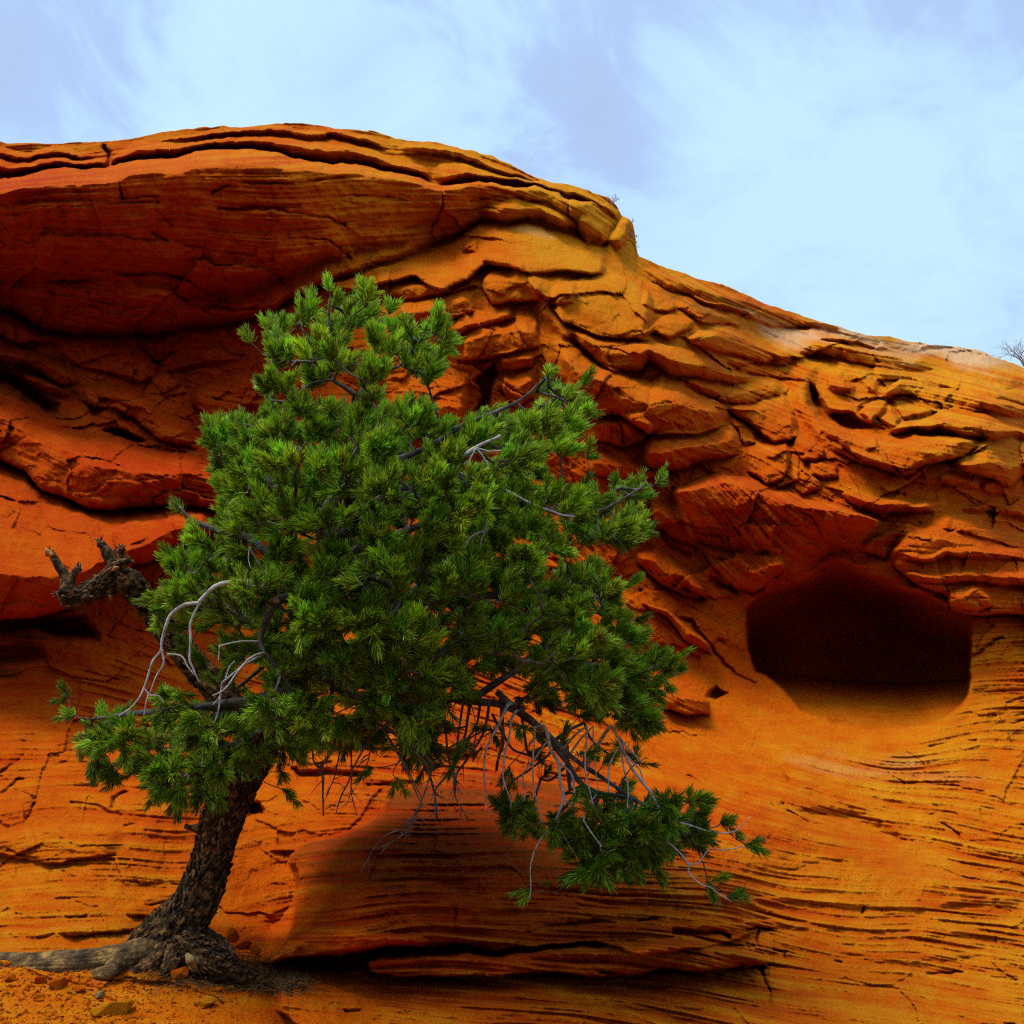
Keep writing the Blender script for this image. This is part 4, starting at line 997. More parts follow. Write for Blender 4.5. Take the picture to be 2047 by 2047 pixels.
def path3(pts, Ys, n):
    """pts in frame px, Ys distance per point"""
    pts = np.asarray(pts, float); Ys = np.broadcast_to(np.asarray(Ys, float), (len(pts),))
    return catmull(P(pts[:, 0], pts[:, 1], Ys), n)

def radii(rs, n, Y):
    rs = np.asarray(rs, float)
    return np.interp(np.linspace(0, 1, n), np.linspace(0, 1, len(rs)), rs) * Y / FPX

TR = [(285, 1935), (311, 1900), (351, 1858), (394, 1796), (419, 1730), (435, 1670), (450, 1620), (472, 1570), (500, 1520), (535, 1455), (575, 1380), (610, 1300), (645, 1190), (672, 1080), (694, 960), (708, 880), (713, 835), (711, 795)]
TRR = [42, 49, 46, 37, 34, 34, 36, 37, 35, 34, 30, 27, 23, 19, 15, 12, 10, 8]
TRY = [5.9, 5.92, 5.96, 6.0, 6.02, 6.02, 6.0, 5.98, 5.96, 5.94, 5.92, 5.9, 5.88, 5.88, 5.9, 5.9, 5.9, 5.9]
mb = MB()
nT = 520
tc_ = path3(TR, TRY, nT)
mb.tube(tc_, radii(TRR, nT, 5.95), 110, bark_bump(900, .17, 7.0, 1.6, .045))
# flaky plates of bark lifted off the trunk
def plates(mb, c, r, count, seed, lo=0., hi=.62, size=1.0):
    rg = np.random.default_rng(seed)
    t, n, b = frames(c)
    m = len(c)
    for _ in range(count):
        i = int((lo + (hi - lo) * rg.random()) * (m - 2)); th = rg.random() * 2 * math.pi
        d = n[i] * math.cos(th) + b[i] * math.sin(th)
        side = np.cross(t[i], d)
        L_ = (.012 + .03 * rg.random()) * size; W_ = (.005 + .009 * rg.random()) * size
        ax = t[i] * math.cos(.35 * rg.standard_normal()) + side * .35 * rg.standard_normal(); ax /= np.linalg.norm(ax)
        sd = np.cross(ax, d)
        o = c[i] + d * r[i] * (1.04 + .10 * rg.random())
        lift = d * (.004 + .007 * rg.random()) * size
        V = [o - ax * L_ - sd * W_ * .6, o - ax * L_ * .8 + sd * W_, o + ax * L_ * .9 + sd * W_ * .7 + lift, o + ax * L_ - sd * W_ + lift * 1.3,
             o - ax * L_ * .7 - d * .012, o + ax * L_ * .7 - d * .012]
        mb.add(V, [(0, 1, 2, 3), (0, 3, 5, 4), (2, 1, 4, 5)], [(1, 0, 4), (3, 2, 5)])
plates(mb, tc_, radii(TRR, nT, 5.95), 1500, 5)
trunk = mb.obj('trunk', MAT_BARK, tree)
# small stub on the trunk
mb = MB(); mb.tube(path3(Z(6, (1290, 662), (1240, 660), (1190, 650)), 5.85, 14), radii([10, 6, 5], 14, 5.9), 10, bark_bump(3, .2, 4)); mb.tube(path3(Z(6, (1230, 662), (1200, 672)), 5.85, 6), radii([4, 2], 6, 5.9), 6)
mb.obj('twig_stub', MAT_BARK, tree)

# the grey root log that runs out to the left
mb = MB()
c = path3(Z(6, (-900, 1610), (-400, 1560), (-100, 1545), (0, 1545), (200, 1552), (400, 1550), (600, 1545), (760, 1520), (900, 1490), (1000, 1450), (1080, 1400)), [6.1, 5.95, 5.85, 5.8, 5.75, 5.72, 5.72, 5.75, 5.8, 5.88, 5.95], 360)
rl = radii([16, 18, 20, 21, 22, 24, 27, 28, 31, 36, 30], 360, 5.8)
def log_bump(m, th):
    s = np.arange(m)[:, None] * .03 + 0 * th[None]
    p = np.stack([np.cos(th)[None] * 2.2 + 0 * s, np.sin(th)[None] * 2.2 + 0 * s, s * .6], -1)
    q = np.stack([np.cos(th)[None] * 9 + 0 * s, np.sin(th)[None] * 9 + 0 * s, s * .8], -1)
    return 1 + .15 * noise3(p, 31) + .10 * noise3(q * np.array([1, 1, .6]), 32) + .07 * (1 - 2 * np.abs(noise3(q * np.array([2.4, 2.4, .8]), 33)))
mb.tube(c, rl, 72, log_bump)
log = mb.obj('root', MAT_LOG, tree)
mb = MB()
mb.tube(path3(Z(6, (740, 1520), (730, 1560), (700, 1590), (640, 1600), (590, 1600)), [5.75, 5.62, 5.58, 5.6, 5.65], 60), radii([22, 17, 14, 12, 5], 60, 5.7), 24, log_bump)
mb.tube(path3(Z(6, (700, 1560), (690, 1620), (620, 1680), (560, 1690)), [5.75, 5.66, 5.68, 5.75], 60), radii([18, 16, 14, 5], 60, 5.7), 24, log_bump)
mb.obj('root_knot', MAT_LOG, log)
# root crown and rotten stub to the right
mb = MB()
mb.tube(path3(Z(6, (1080, 1380), (1180, 1440), (1300, 1500), (1420, 1560), (1540, 1610), (1640, 1625)), [5.98, 5.86, 5.76, 5.72, 5.74, 5.8], 160), radii([26, 27, 27, 23, 15, 5], 160, 5.8), 60, bark_bump(40, .34, 6, 1, .06))
mb.tube(path3(Z(6, (1250, 1340), (1380, 1420), (1460, 1480), (1500, 1560)), [6.05, 5.95, 5.85, 5.8], 90), radii([18, 18, 15, 6], 90, 5.8), 40, bark_bump(41, .34, 6, 1, .06))
mb.tube(path3(Z(6, (1060, 1420), (1010, 1500), (900, 1580), (820, 1600)), [5.9, 5.78, 5.7, 5.7], 90), radii([26, 19, 12, 5], 90, 5.8), 40, bark_bump(42, .3, 6, 1, .06))
mb.tube(path3(Z(6, (1130, 1420), (1120, 1500), (1080, 1560), (1040, 1600)), [5.88, 5.76, 5.7, 5.7], 90), radii([24, 18, 12, 5], 90, 5.8), 40, bark_bump(43, .3, 6, 1, .06))
cc = path3(Z(6, (1180, 1440), (1300, 1500), (1420, 1560), (1540, 1610)), [5.86, 5.76, 5.72, 5.74], 60)
plates(mb, cc, radii([34, 32, 26, 15], 60, 5.8), 260, 8, 0, 1, .9)
rc = mb.obj('root', MAT_BARK, tree)
rc['label'] = 'rotten dark root crumbling beside the trunk foot'
mb = MB()
mb.tube(path3(Z(6, (1205, 1470), (1225, 1510), (1262, 1565)), [5.64, 5.62, 5.66], 40), radii([3, 9, 3], 40, 5.7), 20, log_bump)
mb.obj('pale_heartwood', MAT_CUT, rc)

# the broken limb
SN = Z(9, (1640, 1480), (1480, 1340), (1330, 1180), (1200, 1030), (1090, 900), (930, 700), (850, 590), (760, 480), (680, 400), (560, 400), (450, 450), (340, 500), (270, 512), (190, 482))
mb = MB()
ns = 360
c = path3(SN, [5.96, 5.98, 6.0, 6.02, 6.02, 6.0, 5.98, 5.95, 5.9, 5.85, 5.8, 5.76, 5.74, 5.72], ns)
rs = radii([26, 25, 25, 24, 23, 22, 21, 23, 25, 23, 19, 16, 15, 5], ns, 5.9)
mb.tube(c, rs, 72, bark_bump(60, .24, 6.5, 1, .06))
plates(mb, c, rs, 600, 9, .2, .95, .9)
for pts, rr_, yy in [(Z(9, (255, 480), (250, 370), (210, 300), (165, 225), (150, 195)), [14, 9, 8, 7, 6], 5.72), (Z(9, (290, 450), (290, 380), (310, 340), (335, 295)), [9, 7, 6, 3], 5.74),
                     (Z(9, (640, 360), (600, 290), (545, 200), (490, 115)), [17, 13, 11, 7], 5.86), (Z(9, (630, 300), (632, 230), (640, 155)), [8, 6, 4], 5.84), (Z(9, (600, 250), (590, 200), (600, 170)), [6, 4, 2], 5.84),
                     (Z(9, (480, 400), (560, 310), (640, 265), (690, 245)), [9, 8, 7, 4], 5.78), (Z(9, (420, 500), (380, 520), (445, 500)), [8, 7, 3], 5.72), (Z(9, (545, 460), (560, 500), (570, 530)), [4, 3, 1.5], 5.78),
                     (Z(9, (700, 400), (660, 330), (660, 290)), [10, 8, 4], 5.86)]:
    n = 50
    mb.tube(path3(pts, yy, n), radii(rr_, n, 5.8), 22, bark_bump(int(pts[0][0]), .26, 5, 1, .08))
# splinters at the broken ends
rg = np.random.default_rng(3)
for (x, y) in Z(9, (490, 115), (640, 155), (190, 482), (690, 245), (150, 195), (335, 295)):
    for _ in range(7):
        a = rg.uniform(-1.2, 1.2); l = rg.uniform(6, 14)
        ox, oy = rg.uniform(-6, 6, 2)
        dx_, dy_ = (math.sin(a), -math.cos(a)) if y < 1150 else (-math.cos(a), math.sin(a) * .6)
        mb.tube(path3([(x + ox - dx_ * 8, y + oy - dy_ * 8), (x + ox + dx_ * l, y + oy + dy_ * l)], 5.8 + rg.uniform(-.02, .02), 5), np.array([.008, .007, .006, .004, .001]), 5)
snag = mb.obj('broken_limb', MAT_BARK, tree)
mb = MB(); mb.tube(path3(Z(9, (160, 215), (125, 185), (108, 160)), 5.70, 12), radii([5, 5, 2], 12, 5.8), 8, bark_bump(5, .3, 4)); mb.obj('split_wood', MAT_BREAK, snag)
mb = MB(); mb.tube(path3(Z(9, (575, 320), (600, 305), (625, 295)), 5.70, 12), radii([2, 5, 2], 12, 5.8), 8, bark_bump(5, .3, 4))
mb.obj('split_wood', MAT_BREAK, snag)

# ------------- crown: where tips of shoots are, then boughs that reach them
CROWN = Z(0, (622, 522), (640, 545), (640, 580), (665, 560), (682, 532), (705, 545), (712, 572), (735, 570), (752, 585), (770, 620), (790, 610), (800, 590), (820, 572), (842, 590), (840, 625), (862, 640), (855, 680), (850, 715),
          (825, 745), (815, 790), (850, 790), (885, 800), (890, 765), (915, 748), (950, 755), (960, 790), (1000, 750), (1010, 700), (1030, 682), (1058, 700), (1060, 730), (1085, 730), (1095, 705), (1120, 725), (1125, 770), (1110, 810), (1095, 835),
          (1115, 860), (1110, 885), (1060, 885), (1040, 900), (1050, 930), (1085, 920), (1090, 905), (1120, 915), (1140, 945), (1150, 905), (1200, 905), (1225, 890), (1250, 895), (1268, 910), (1250, 940), (1215, 955), (1222, 1000), (1225, 1040),
          (1190, 1060), (1160, 1070), (1165, 1105), (1195, 1090), (1200, 1110), (1160, 1145), (1165, 1170), (1210, 1155), (1220, 1165), (1200, 1195), (1235, 1225), (1250, 1240), (1275, 1212), (1300, 1240), (1290, 1270), (1265, 1290), (1240, 1320),
          (1235, 1350), (1245, 1380), (1210, 1400), (1180, 1395), (1130, 1380), (1080, 1370), (1040, 1360), (1000, 1360), (960, 1320), (900, 1320), (870, 1340), (870, 1370), (840, 1390), (820, 1420), (780, 1450), (740, 1440), (690, 1420), (640, 1410),
          (600, 1430), (570, 1420), (545, 1440), (548, 1480), (540, 1510), (520, 1490), (510, 1440), (480, 1460), (460, 1480), (440, 1510), (420, 1530), (380, 1520), (360, 1490), (330, 1535), (300, 1510), (285, 1480), (250, 1490), (200, 1470), (160, 1460),
          (155, 1430), (190, 1425), (150, 1400), (140, 1370), (110, 1350), (110, 1310), (130, 1290), (150, 1330), (190, 1345), (210, 1320), (240, 1345), (290, 1340), (300, 1300), (340, 1290), (360, 1310), (400, 1290), (430, 1250), (395, 1240), (390, 1200),
          (340, 1200), (310, 1210), (330, 1170), (270, 1150), (275, 1120), (320, 1100), (310, 1060), (320, 1035), (355, 1040), (350, 1000), (320, 985), (330, 945), (370, 950), (400, 990), (420, 1000), (410, 940), (400, 880), (380, 840), (378, 795),
          (430, 780), (480, 785), (500, 770), (470, 740), (475, 712), (505, 715), (500, 680), (460, 660), (450, 635), (500, 615), (535, 605), (535, 580), (560, 595), (570, 560), (590, 550), (600, 570), (608, 530))
HANG = Z(0, (930, 1480), (960, 1470), (990, 1500), (1040, 1500), (1080, 1530), (1120, 1490), (1160, 1480), (1200, 1500), (1260, 1490), (1290, 1480), (1330, 1490), (1340, 1540), (1330, 1600), (1290, 1620), (1240, 1630), (1210, 1655), (1180, 1670),
         (1130, 1670), (1090, 1670), (1080, 1640), (1060, 1620), (1030, 1590), (1000, 1600), (970, 1590), (980, 1560), (940, 1560), (915, 1530), (915, 1490))
HOLES = [(x * 1.0595, y * 1.0595, r) for x, y, r in [(735, 700, 16), (480, 1290, 34), (455, 1340, 16), (735, 765, 16), (900, 1290, 26), (960, 1280, 18), (1075, 1060, 20), (1140, 1085, 18), (570, 900, 8), (1190, 1235, 14), (870, 770, 12), (690, 1230, 10), (420, 1200, 12),
                                                   (640, 1330, 12), (545, 1150, 9), (800, 1160, 9), (1040, 1000, 10), (545, 650, 10), (600, 1310, 12), (580, 870, 6), (730, 640, 6), (1100, 1160, 12), (980, 1130, 9)]]
rg = np.random.default_rng(21)
tips = []   # u, v, Y, hang
def poisson(poly, n_try, r0, hang, inset):
    us = [p[0] for p in poly]; vs = [p[1] for p in poly]
    U_ = rg.uniform(min(us), max(us), n_try); V_ = rg.uniform(min(vs), max(vs), n_try)
    d = sdf(poly, U_, V_)
    ok = d > inset
    U_, V_, d = U_[ok], V_[ok], d[ok]
    out = []
    for u, v, dd in zip(U_, V_, d):
        if any((u - hx) ** 2 + (v - hy) ** 2 < (hr + 12) ** 2 for hx, hy, hr in HOLES): continue
        th = min(1.0, dd / 130.0) ** .6
        if hang: th = .35
        half = .18 + .82 * th
        y = rg.uniform(-1, 1) * half
        if rg.random() < .45: y = -half * rg.uniform(.55, 1.0)
        Y = YT + .05 + y * (1.0 if not hang else .8)
        out.append((u, v, Y, hang))
    A = np.array([o[:3] for o in out])
    W3 = P(A[:, 0], A[:, 1], A[:, 2])
    kept = np.zeros((len(A), 3)); kp = []
    for i in range(len(A)):
        if len(kp) and ((kept[:len(kp)] - W3[i]) ** 2).sum(1).min() < r0 * r0: continue
        kept[len(kp)] = W3[i]; kp.append(i)
    return [out[i] for i in kp]
def to_px(p):
    d = p - CAM; x = d[0]; y = -d[1] * math.sin(PITCH) + d[2] * math.cos(PITCH); z = d[1] * math.cos(PITCH) + d[2] * math.sin(PITCH)
    return SZ / 2 + FPX * x / z, SZ / 2 - FPX * y / z
ctr = P(690, 1120, YT)
clumps = [c for c in poisson(CROWN, 12000, .19, 0, 28) if not (rg.random() < (.45 if c[1] < 850 else .18))] + poisson(HANG, 900, .13, 1, 26)
pts = []
for (u, v, Y, hang) in clumps:
    c0 = P(u, v, Y)
    out_ = (c0 - ctr) * np.array([1, 1, .6]); out_ /= np.linalg.norm(out_) + 1e-9
    R_ = rg.uniform(.085, .13)
    nt_ = int(rg.integers(7, 12)) if not hang else int(rg.integers(4, 7))
    for _ in range(nt_):
        d = rg.standard_normal(3) * np.array([1.0, .9, .6]) + out_ * .8 + np.array([0, 0, .55 if not hang else 0])
        d /= np.linalg.norm(d)
        p = c0 + d * R_ * rg.uniform(.55, 1.0)
        uu_, vv_ = to_px(p)
        pts.append((uu_, vv_, p[1], hang))
A = np.array(pts)
dd = np.where(A[:, 3] > .5, sdf(HANG, A[:, 0], A[:, 1]), sdf(CROWN, A[:, 0], A[:, 1]))
ok = dd > 13
for hx, hy, hr in HOLES: ok &= ((A[:, 0] - hx) ** 2 + (A[:, 1] - hy) ** 2 > (hr + 8) ** 2)
tips += [tuple(a) for a in A[ok]]
# tips that make the outline of the crown (its border shoots)
for x, y in Z(0, (622, 548), (630, 575), (685, 556), (592, 580), (565, 590), (560, 612), (508, 630), (472, 645), (525, 640), (820, 597), (840, 650), (825, 680), (490, 730), (1032, 708), (1020, 740), (1100, 730), (925, 775), (1108, 865), (1095, 925), (1240, 912), (1205, 925), (1205, 1010), (1180, 1110),
              (1200, 1170), (1278, 1240), (1255, 1260), (1222, 1350), (130, 1315), (138, 1350), (175, 1440), (160, 1400), (200, 1380), (345, 965), (330, 1055), (292, 1135), (300, 1490), (335, 1515), (535, 1490), (530, 1455), (402, 815), (1160, 925), (700, 590), (735, 590), (650, 640)):
    tips.append((x, y, YT + rg.uniform(-.2, .2), 0))
for x, y in Z(0, (300, 1130), (322, 1155), (345, 1105), (352, 1185), (318, 1185), (375, 1150), (330, 1075), (365, 1080), (390, 1120), (400, 1180), (360, 1225), (335, 1120), (300, 1165), (385, 1260), (410, 1290), (440, 1240)):
    tips.append((x, y, YT + rg.uniform(-.45, -.2), 0))
for x, y in Z(0, (1060, 1400), (1100, 1420), (1010, 1390), (1140, 1440), (980, 1370), (1180, 1420), (1200, 1440), (930, 1380), (880, 1400), (1020, 1470), (1100, 1480), (960, 1450), (1000, 1420), (750, 1470), (800, 1450), (700, 1450), (860, 1430)):
    tips.append((x, y, YT + rg.uniform(-.3, .3), 1))
for x, y in Z(0, (1000, 1680), (1335, 1665), (1375, 1692), (1408, 1594), (1362, 1552), (1240, 1640), (1085, 1650)):
    tips.append((x, y, YT - .1, 1))
tips = np.array(tips)
TP = P(tips[:, 0], tips[:, 1], tips[:, 2])
print('tips', len(tips), 'clumps', len(clumps))

# skeleton limbs: (points px, Y, radius px)
LIMBS = [
    (Z(13, (713, 792), (690, 772), (669, 759), (659, 741), (662, 700), (657, 640), (657, 600)), 5.88, [10, 8, 7, 6, 5, 4, 3]),
    (Z(12, (1000, 940), (940, 900), (880, 870), (780, 860), (560, 850), (480, 800)), 5.85, [6, 5, 4.5, 4, 3, 2.5]),
    (Z(12, (880, 870), (850, 760), (800, 640), (770, 560)), 5.84, [4, 3.5, 3, 2]),
    (Z(12, (1040, 1000), (890, 1020), (800, 1070), (700, 1160), (560, 1160)), 5.84, [5, 4, 4, 3, 2.5]),
    (Z(12, (1210, 1280), (1240, 1100), (1350, 980), (1470, 920), (1560, 880), (1640, 770), (1730, 640)), 5.92, [8, 6, 5, 4.5, 4, 3.5, 3]),
    (Z(13, (690, 960), (760, 930), (830, 905), (880, 880), (925, 850), (975, 830), (1040, 800), (1085, 760)), 5.75, [12, 11, 10, 9, 8, 7, 5, 4]),
    (Z(13, (660, 1120), (760, 1080), (900, 1030), (1010, 1010), (1075, 1013), (1125, 1030), (1200, 1020), (1290, 970)), 5.8, [15, 13, 11, 9, 8, 7, 5, 3]),
    (Z(13, (625, 1250), (740, 1230), (860, 1200), (980, 1190), (1100, 1180), (1220, 1200)), 5.95, [17, 14, 12, 10, 7, 4]),
    (Z(13, (590, 1340), (700, 1360), (820, 1380), (940, 1400), (1010, 1410), (1085, 1460), (1130, 1520), (1175, 1580), (1270, 1600), (1330, 1640)), 5.95, [15, 13, 12, 10, 8, 7, 6, 5, 4, 3]),
    (Z(11, (420, 100), (600, 240), (700, 330), (830, 500), (900, 620), (960, 680), (1030, 720)), 5.9, [8, 7, 6.5, 5.5, 5, 4, 3]),
    (Z(11, (700, 330), (860, 480), (1000, 570), (1100, 630), (1250, 740), (1400, 820), (1500, 880)), 5.85, [6, 5.5, 5, 4.5, 4, 3, 2.5]),
    (Z(13, (940, 1400), (1060, 1330), (1180, 1330), (1290, 1340), (1340, 1300)), 5.95, [9, 7, 6, 4, 3]),
    (Z(13, (640, 1200), (560, 1130), (500, 1080), (440, 1060), (380, 1040), (355, 1015)), 5.8, [14, 12, 10, 8, 5, 3]),
    (Z(13, (672, 1080), (600, 1010), (530, 960), (470, 910), (430, 870)), 5.75, [12, 10, 8, 6, 4]),
    (Z(13, (690, 1000), (740, 900), (790, 850), (830, 800)), 6.1, [9, 7, 5, 3]),
    (Z(13, (694, 960), (600, 900), (520, 860), (470, 840)), 6.0, [9, 7, 5, 3]),
    (Z(13, (575, 1380), (500, 1400), (420, 1410), (340, 1420), (250, 1430), (180, 1440)), 5.85, [14, 12, 9, 8, 6, 3]),
    (Z(13, (535, 1455), (480, 1480), (420, 1510), (380, 1550)), 5.8, [9, 7, 5, 3]),
    (Z(13, (610, 1300), (540, 1260), (480, 1230), (400, 1180), (330, 1180)), 5.7, [13, 11, 8, 5, 3]),
    (Z(13, (610, 1300), (660, 1340), (720, 1400), (760, 1450)), 5.6, [12, 9, 6, 3]),
    (Z(13, (650, 1180), (720, 1150), (790, 1180), (850, 1260), (900, 1330)), 5.4, [13, 10, 8, 5, 3]),
    (Z(13, (660, 1120), (640, 1060), (660, 1000), (700, 960)), 5.35, [12, 9, 6, 4]),
    (Z(13, (672, 1080), (740, 1010), (820, 970), (900, 940)), 5.4, [11, 9, 7, 4]),
    (Z(13, (645, 1190), (560, 1200), (520, 1280), (560, 1340)), 5.45, [12, 9, 6, 3]),
    (Z(13, (645, 1190), (720, 1130), (850, 1100), (960, 1150), (1050, 1250)), 6.5, [12, 10, 8, 6, 4]),
    (Z(13, (672, 1080), (600, 1040), (520, 1040), (460, 1100)), 6.4, [10, 8, 6, 4]),
    (Z(13, (645, 1190), (600, 1260), (540, 1320), (470, 1380)), 6.4, [10, 8, 6, 4]),
]
nodes = []; nodeR = []; limb_of = []
limb_paths = []
for li, (pts, Y, rr_) in enumerate(LIMBS):
    n = 26
    ys = np.full(len(pts), float(Y))
    if li >= 5: ys[0] = (5.93 + Y) / 2 if abs(Y - 5.93) > .2 else Y
    c = path3(pts, ys, n)
    c += .012 * fbm3(c * 5, 2, 300 + li)[:, None] * np.array([1, 1, 1.0])
    limb_paths.append((c, radii(rr_, n, 5.9)))
    for q in range(n):
        nodes.append(c[q]); limb_of.append(li)
c = tc_[int(nT * .62):][::14]
LT = len(LIMBS)
nodes = np.array(nodes); limb_of = np.array(limb_of)
K0 = len(nodes)
# extra inner points so that twigs branch before they reach the tips
allp = np.vstack([nodes, TP])
n_all = len(allp)
parent_i = np.full(n_all, -1); cost = np.full(n_all, 1e9); plen = np.zeros(n_all); done = np.zeros(n_all, bool)
done[:K0] = True
d0 = np.linalg.norm(TP[:, None] - nodes[None], axis=2)
cost[K0:] = d0.min(1); parent_i[K0:] = d0.argmin(1)
for _ in range(n_all - K0):
    rem = np.where(~done)[0]
    i = rem[np.argmin(cost[rem])]
    done[i] = True
    plen[i] = plen[parent_i[i]] + np.linalg.norm(allp[i] - allp[parent_i[i]])
    dd = np.linalg.norm(allp - allp[i], axis=1) + .35 * plen[i]
    m = (~done) & (dd < cost)
    cost[m] = dd[m]; parent_i[m] = i
bough = np.full(n_all, -1); bough[:K0] = limb_of
order = [i for i in range(K0, n_all)]
def find_bough(i):
    st = []
    while bough[i] < 0: st.append(i); i = parent_i[i]
    for s in st: bough[s] = bough[i]
for i in order: find_bough(i)
nchild = np.zeros(n_all)
kids = [[] for _ in range(n_all)]
for i in order: kids[parent_i[i]].append(i)
load = np.zeros(n_all)
import sys
sys.setrecursionlimit(10000)
def ld(i):
    load[i] = 1 + sum(ld(k) for k in kids[i]); return load[i]
for i in range(K0):
    for k in kids[i]: ld(k)

# shoots
def unit(v): return v / (np.linalg.norm(v) + 1e-12)
G_OLD = np.array([.066, .130, .003]); G_MID = np.array([.165, .31, .004]); G_NEW = np.array([.34, .54, .008]); G_TIP = np.array([.42, .60, .10]); BROWN = np.array([.20, .07, .012])
def shoot(mb, base, d, length, seed_rg, nn, nl, bright, tint_s):
    """one bottle-brush of needles: base point, direction, length of shoot, needle count and length"""
    r = seed_rg
    d = unit(d)
    a = np.cross(d, [0, 0, 1.0]); a = unit(a) if np.linalg.norm(a) > .05 else np.array([1.0, 0, 0])
    b = np.cross(d, a)
    t = r.random(nn) ** .75
    ph = r.random(nn) * 2 * math.pi
    spread = (.95 - .62 * t) + .16 * r.standard_normal(nn)
    spread = np.clip(spread, .08, 1.35)
    rad = np.cos(ph)[:, None] * a + np.sin(ph)[:, None] * b
    org = base + d * (t * length)[:, None] + rad * .002
    d0_ = d * np.cos(spread)[:, None] + rad * np.sin(spread)[:, None]
    L_ = nl * (.72 + .4 * r.random(nn))[:, None]
    # needles bend forward and a little down
    mid = org + d0_ * L_ * .5
    d1 = d0_ * .72 + d * .42 + .10 * r.standard_normal((nn, 3)); d1 += np.array([0, 0, -.04])
    d1 /= np.linalg.norm(d1, axis=1, keepdims=True)
    end = mid + d1 * L_ * .5
    side = np.cross(d0_, r.standard_normal((nn, 3))); side /= np.linalg.norm(side, axis=1, keepdims=True) + 1e-9
    w = .0024
    V = np.stack([org - side * w * .8, org + side * w * .8, mid - side * w, mid + side * w, end - side * w * .35, end + side * w * .35], 1).reshape(-1, 3)
    k = np.arange(nn)[:, None] * 6
    Q = np.concatenate([k + np.array([[0, 1, 3, 2]]), k + np.array([[2, 3, 5, 4]])])
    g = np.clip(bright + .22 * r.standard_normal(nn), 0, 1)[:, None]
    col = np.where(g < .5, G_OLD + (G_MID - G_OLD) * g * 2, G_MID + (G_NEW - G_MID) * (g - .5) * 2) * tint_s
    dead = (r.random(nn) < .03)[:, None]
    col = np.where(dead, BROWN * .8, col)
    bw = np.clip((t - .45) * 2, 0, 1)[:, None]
    c0 = col * .5 + BROWN * (.12 + .5 * bw); c1 = col; c2 = col * .70 + G_TIP * .34 * np.clip((g - .3) * 3, 0, 1)  # highlight painted into the tip colour; base darker with bud brown
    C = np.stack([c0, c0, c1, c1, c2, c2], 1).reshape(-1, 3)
    mb.add(V, Q, None, C)

BM = [MB() for _ in range(LT + 1)]; FM = [MB() for _ in range(LT + 1)]; DM = [MB() for _ in range(LT + 1)]
for li, (c, r_) in enumerate(limb_paths):
    def bb(m, th, li=li):
        s = np.arange(m)[:, None] * .4 + 0 * th[None]
        return 1 + .12 * noise3(np.stack([np.cos(th)[None] * 2 + 0 * s, np.sin(th)[None] * 2 + 0 * s, s], -1), 500 + li)
    BM[li].tube(c, r_ * (.62 if li < 6 or li == 6 else .85), 12, bb)
for i in order:
    p0 = allp[parent_i[i]]; p1 = allp[i]
    L_ = np.linalg.norm(p1 - p0)
    r1 = min(.012, .0016 * math.sqrt(load[i]) + .0008); r0 = min(.013, r1 * 1.15 + .0003)
    up = np.array([0, 0, 1.0])
    n = max(3, int(L_ / .035) + 2)
    mid = (p0 + p1) / 2 + (up * -.10 + .12 * rg.standard_normal(3)) * L_
    c = catmull([p0, mid, p1], n)
    BM[bough[i]].tube(c, np.linspace(r0, r1, n), 5, cap=False)
wind = np.array([.10, 0, .0])
for i in order:
    k = i - K0
    hang = tips[k, 3] > .5
    p = allp[i]; pd = unit(p - allp[parent_i[i]])
    outw = unit((p - ctr) * np.array([1, 1, .7]))
    ns_ = 1 if load[i] > 3 else 2
    ns_ += int(rg.random() < .4)
    tn = 1 + .13 * rg.standard_normal(3) * np.array([1.2, .7, .5]); ts = 1 + .22 * rg.standard_normal()
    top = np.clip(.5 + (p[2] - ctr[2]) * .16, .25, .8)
    for q in range(ns_):
        if hang: d = pd * .7 + outw * .35 + np.array([0, 0, .15]) + .55 * rg.standard_normal(3)
        else: d = pd * .45 + outw * .55 + np.array([0, 0, .62]) + .42 * rg.standard_normal(3) + wind
        if p[2] < 1.9 and not hang: d += np.array([0, 0, -.35])
        d = unit(d)
        ln = .05 + .06 * rg.random()
        nn = int(58 + 34 * rg.random()); szk = rg.uniform(.78, 1.15)
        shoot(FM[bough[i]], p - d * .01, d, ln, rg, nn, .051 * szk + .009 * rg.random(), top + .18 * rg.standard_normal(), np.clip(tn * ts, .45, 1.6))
        e = p + d * ln
        BM[bough[i]].tube(np.array([p - d * .012, p + d * ln * .5, e]), [.0022, .002, .0016], 5)
    # bare inner part of the twig carries a few old needles
    if rg.random() < .3:
        mid = (p + allp[parent_i[i]]) / 2
        shoot(FM[bough[i]], mid, pd + .3 * rg.standard_normal(3), .04, rg, 26, .04, .18, np.clip(tn, .5, 1.4))

for li in range(LT + 1):
    if BM[li].n == 0: continue
    b = BM[li].obj('branch', MAT_BRANCH, tree)
    if FM[li].n:
        FM[li].obj('foliage', MAT_NEEDLE, b, smooth=True)

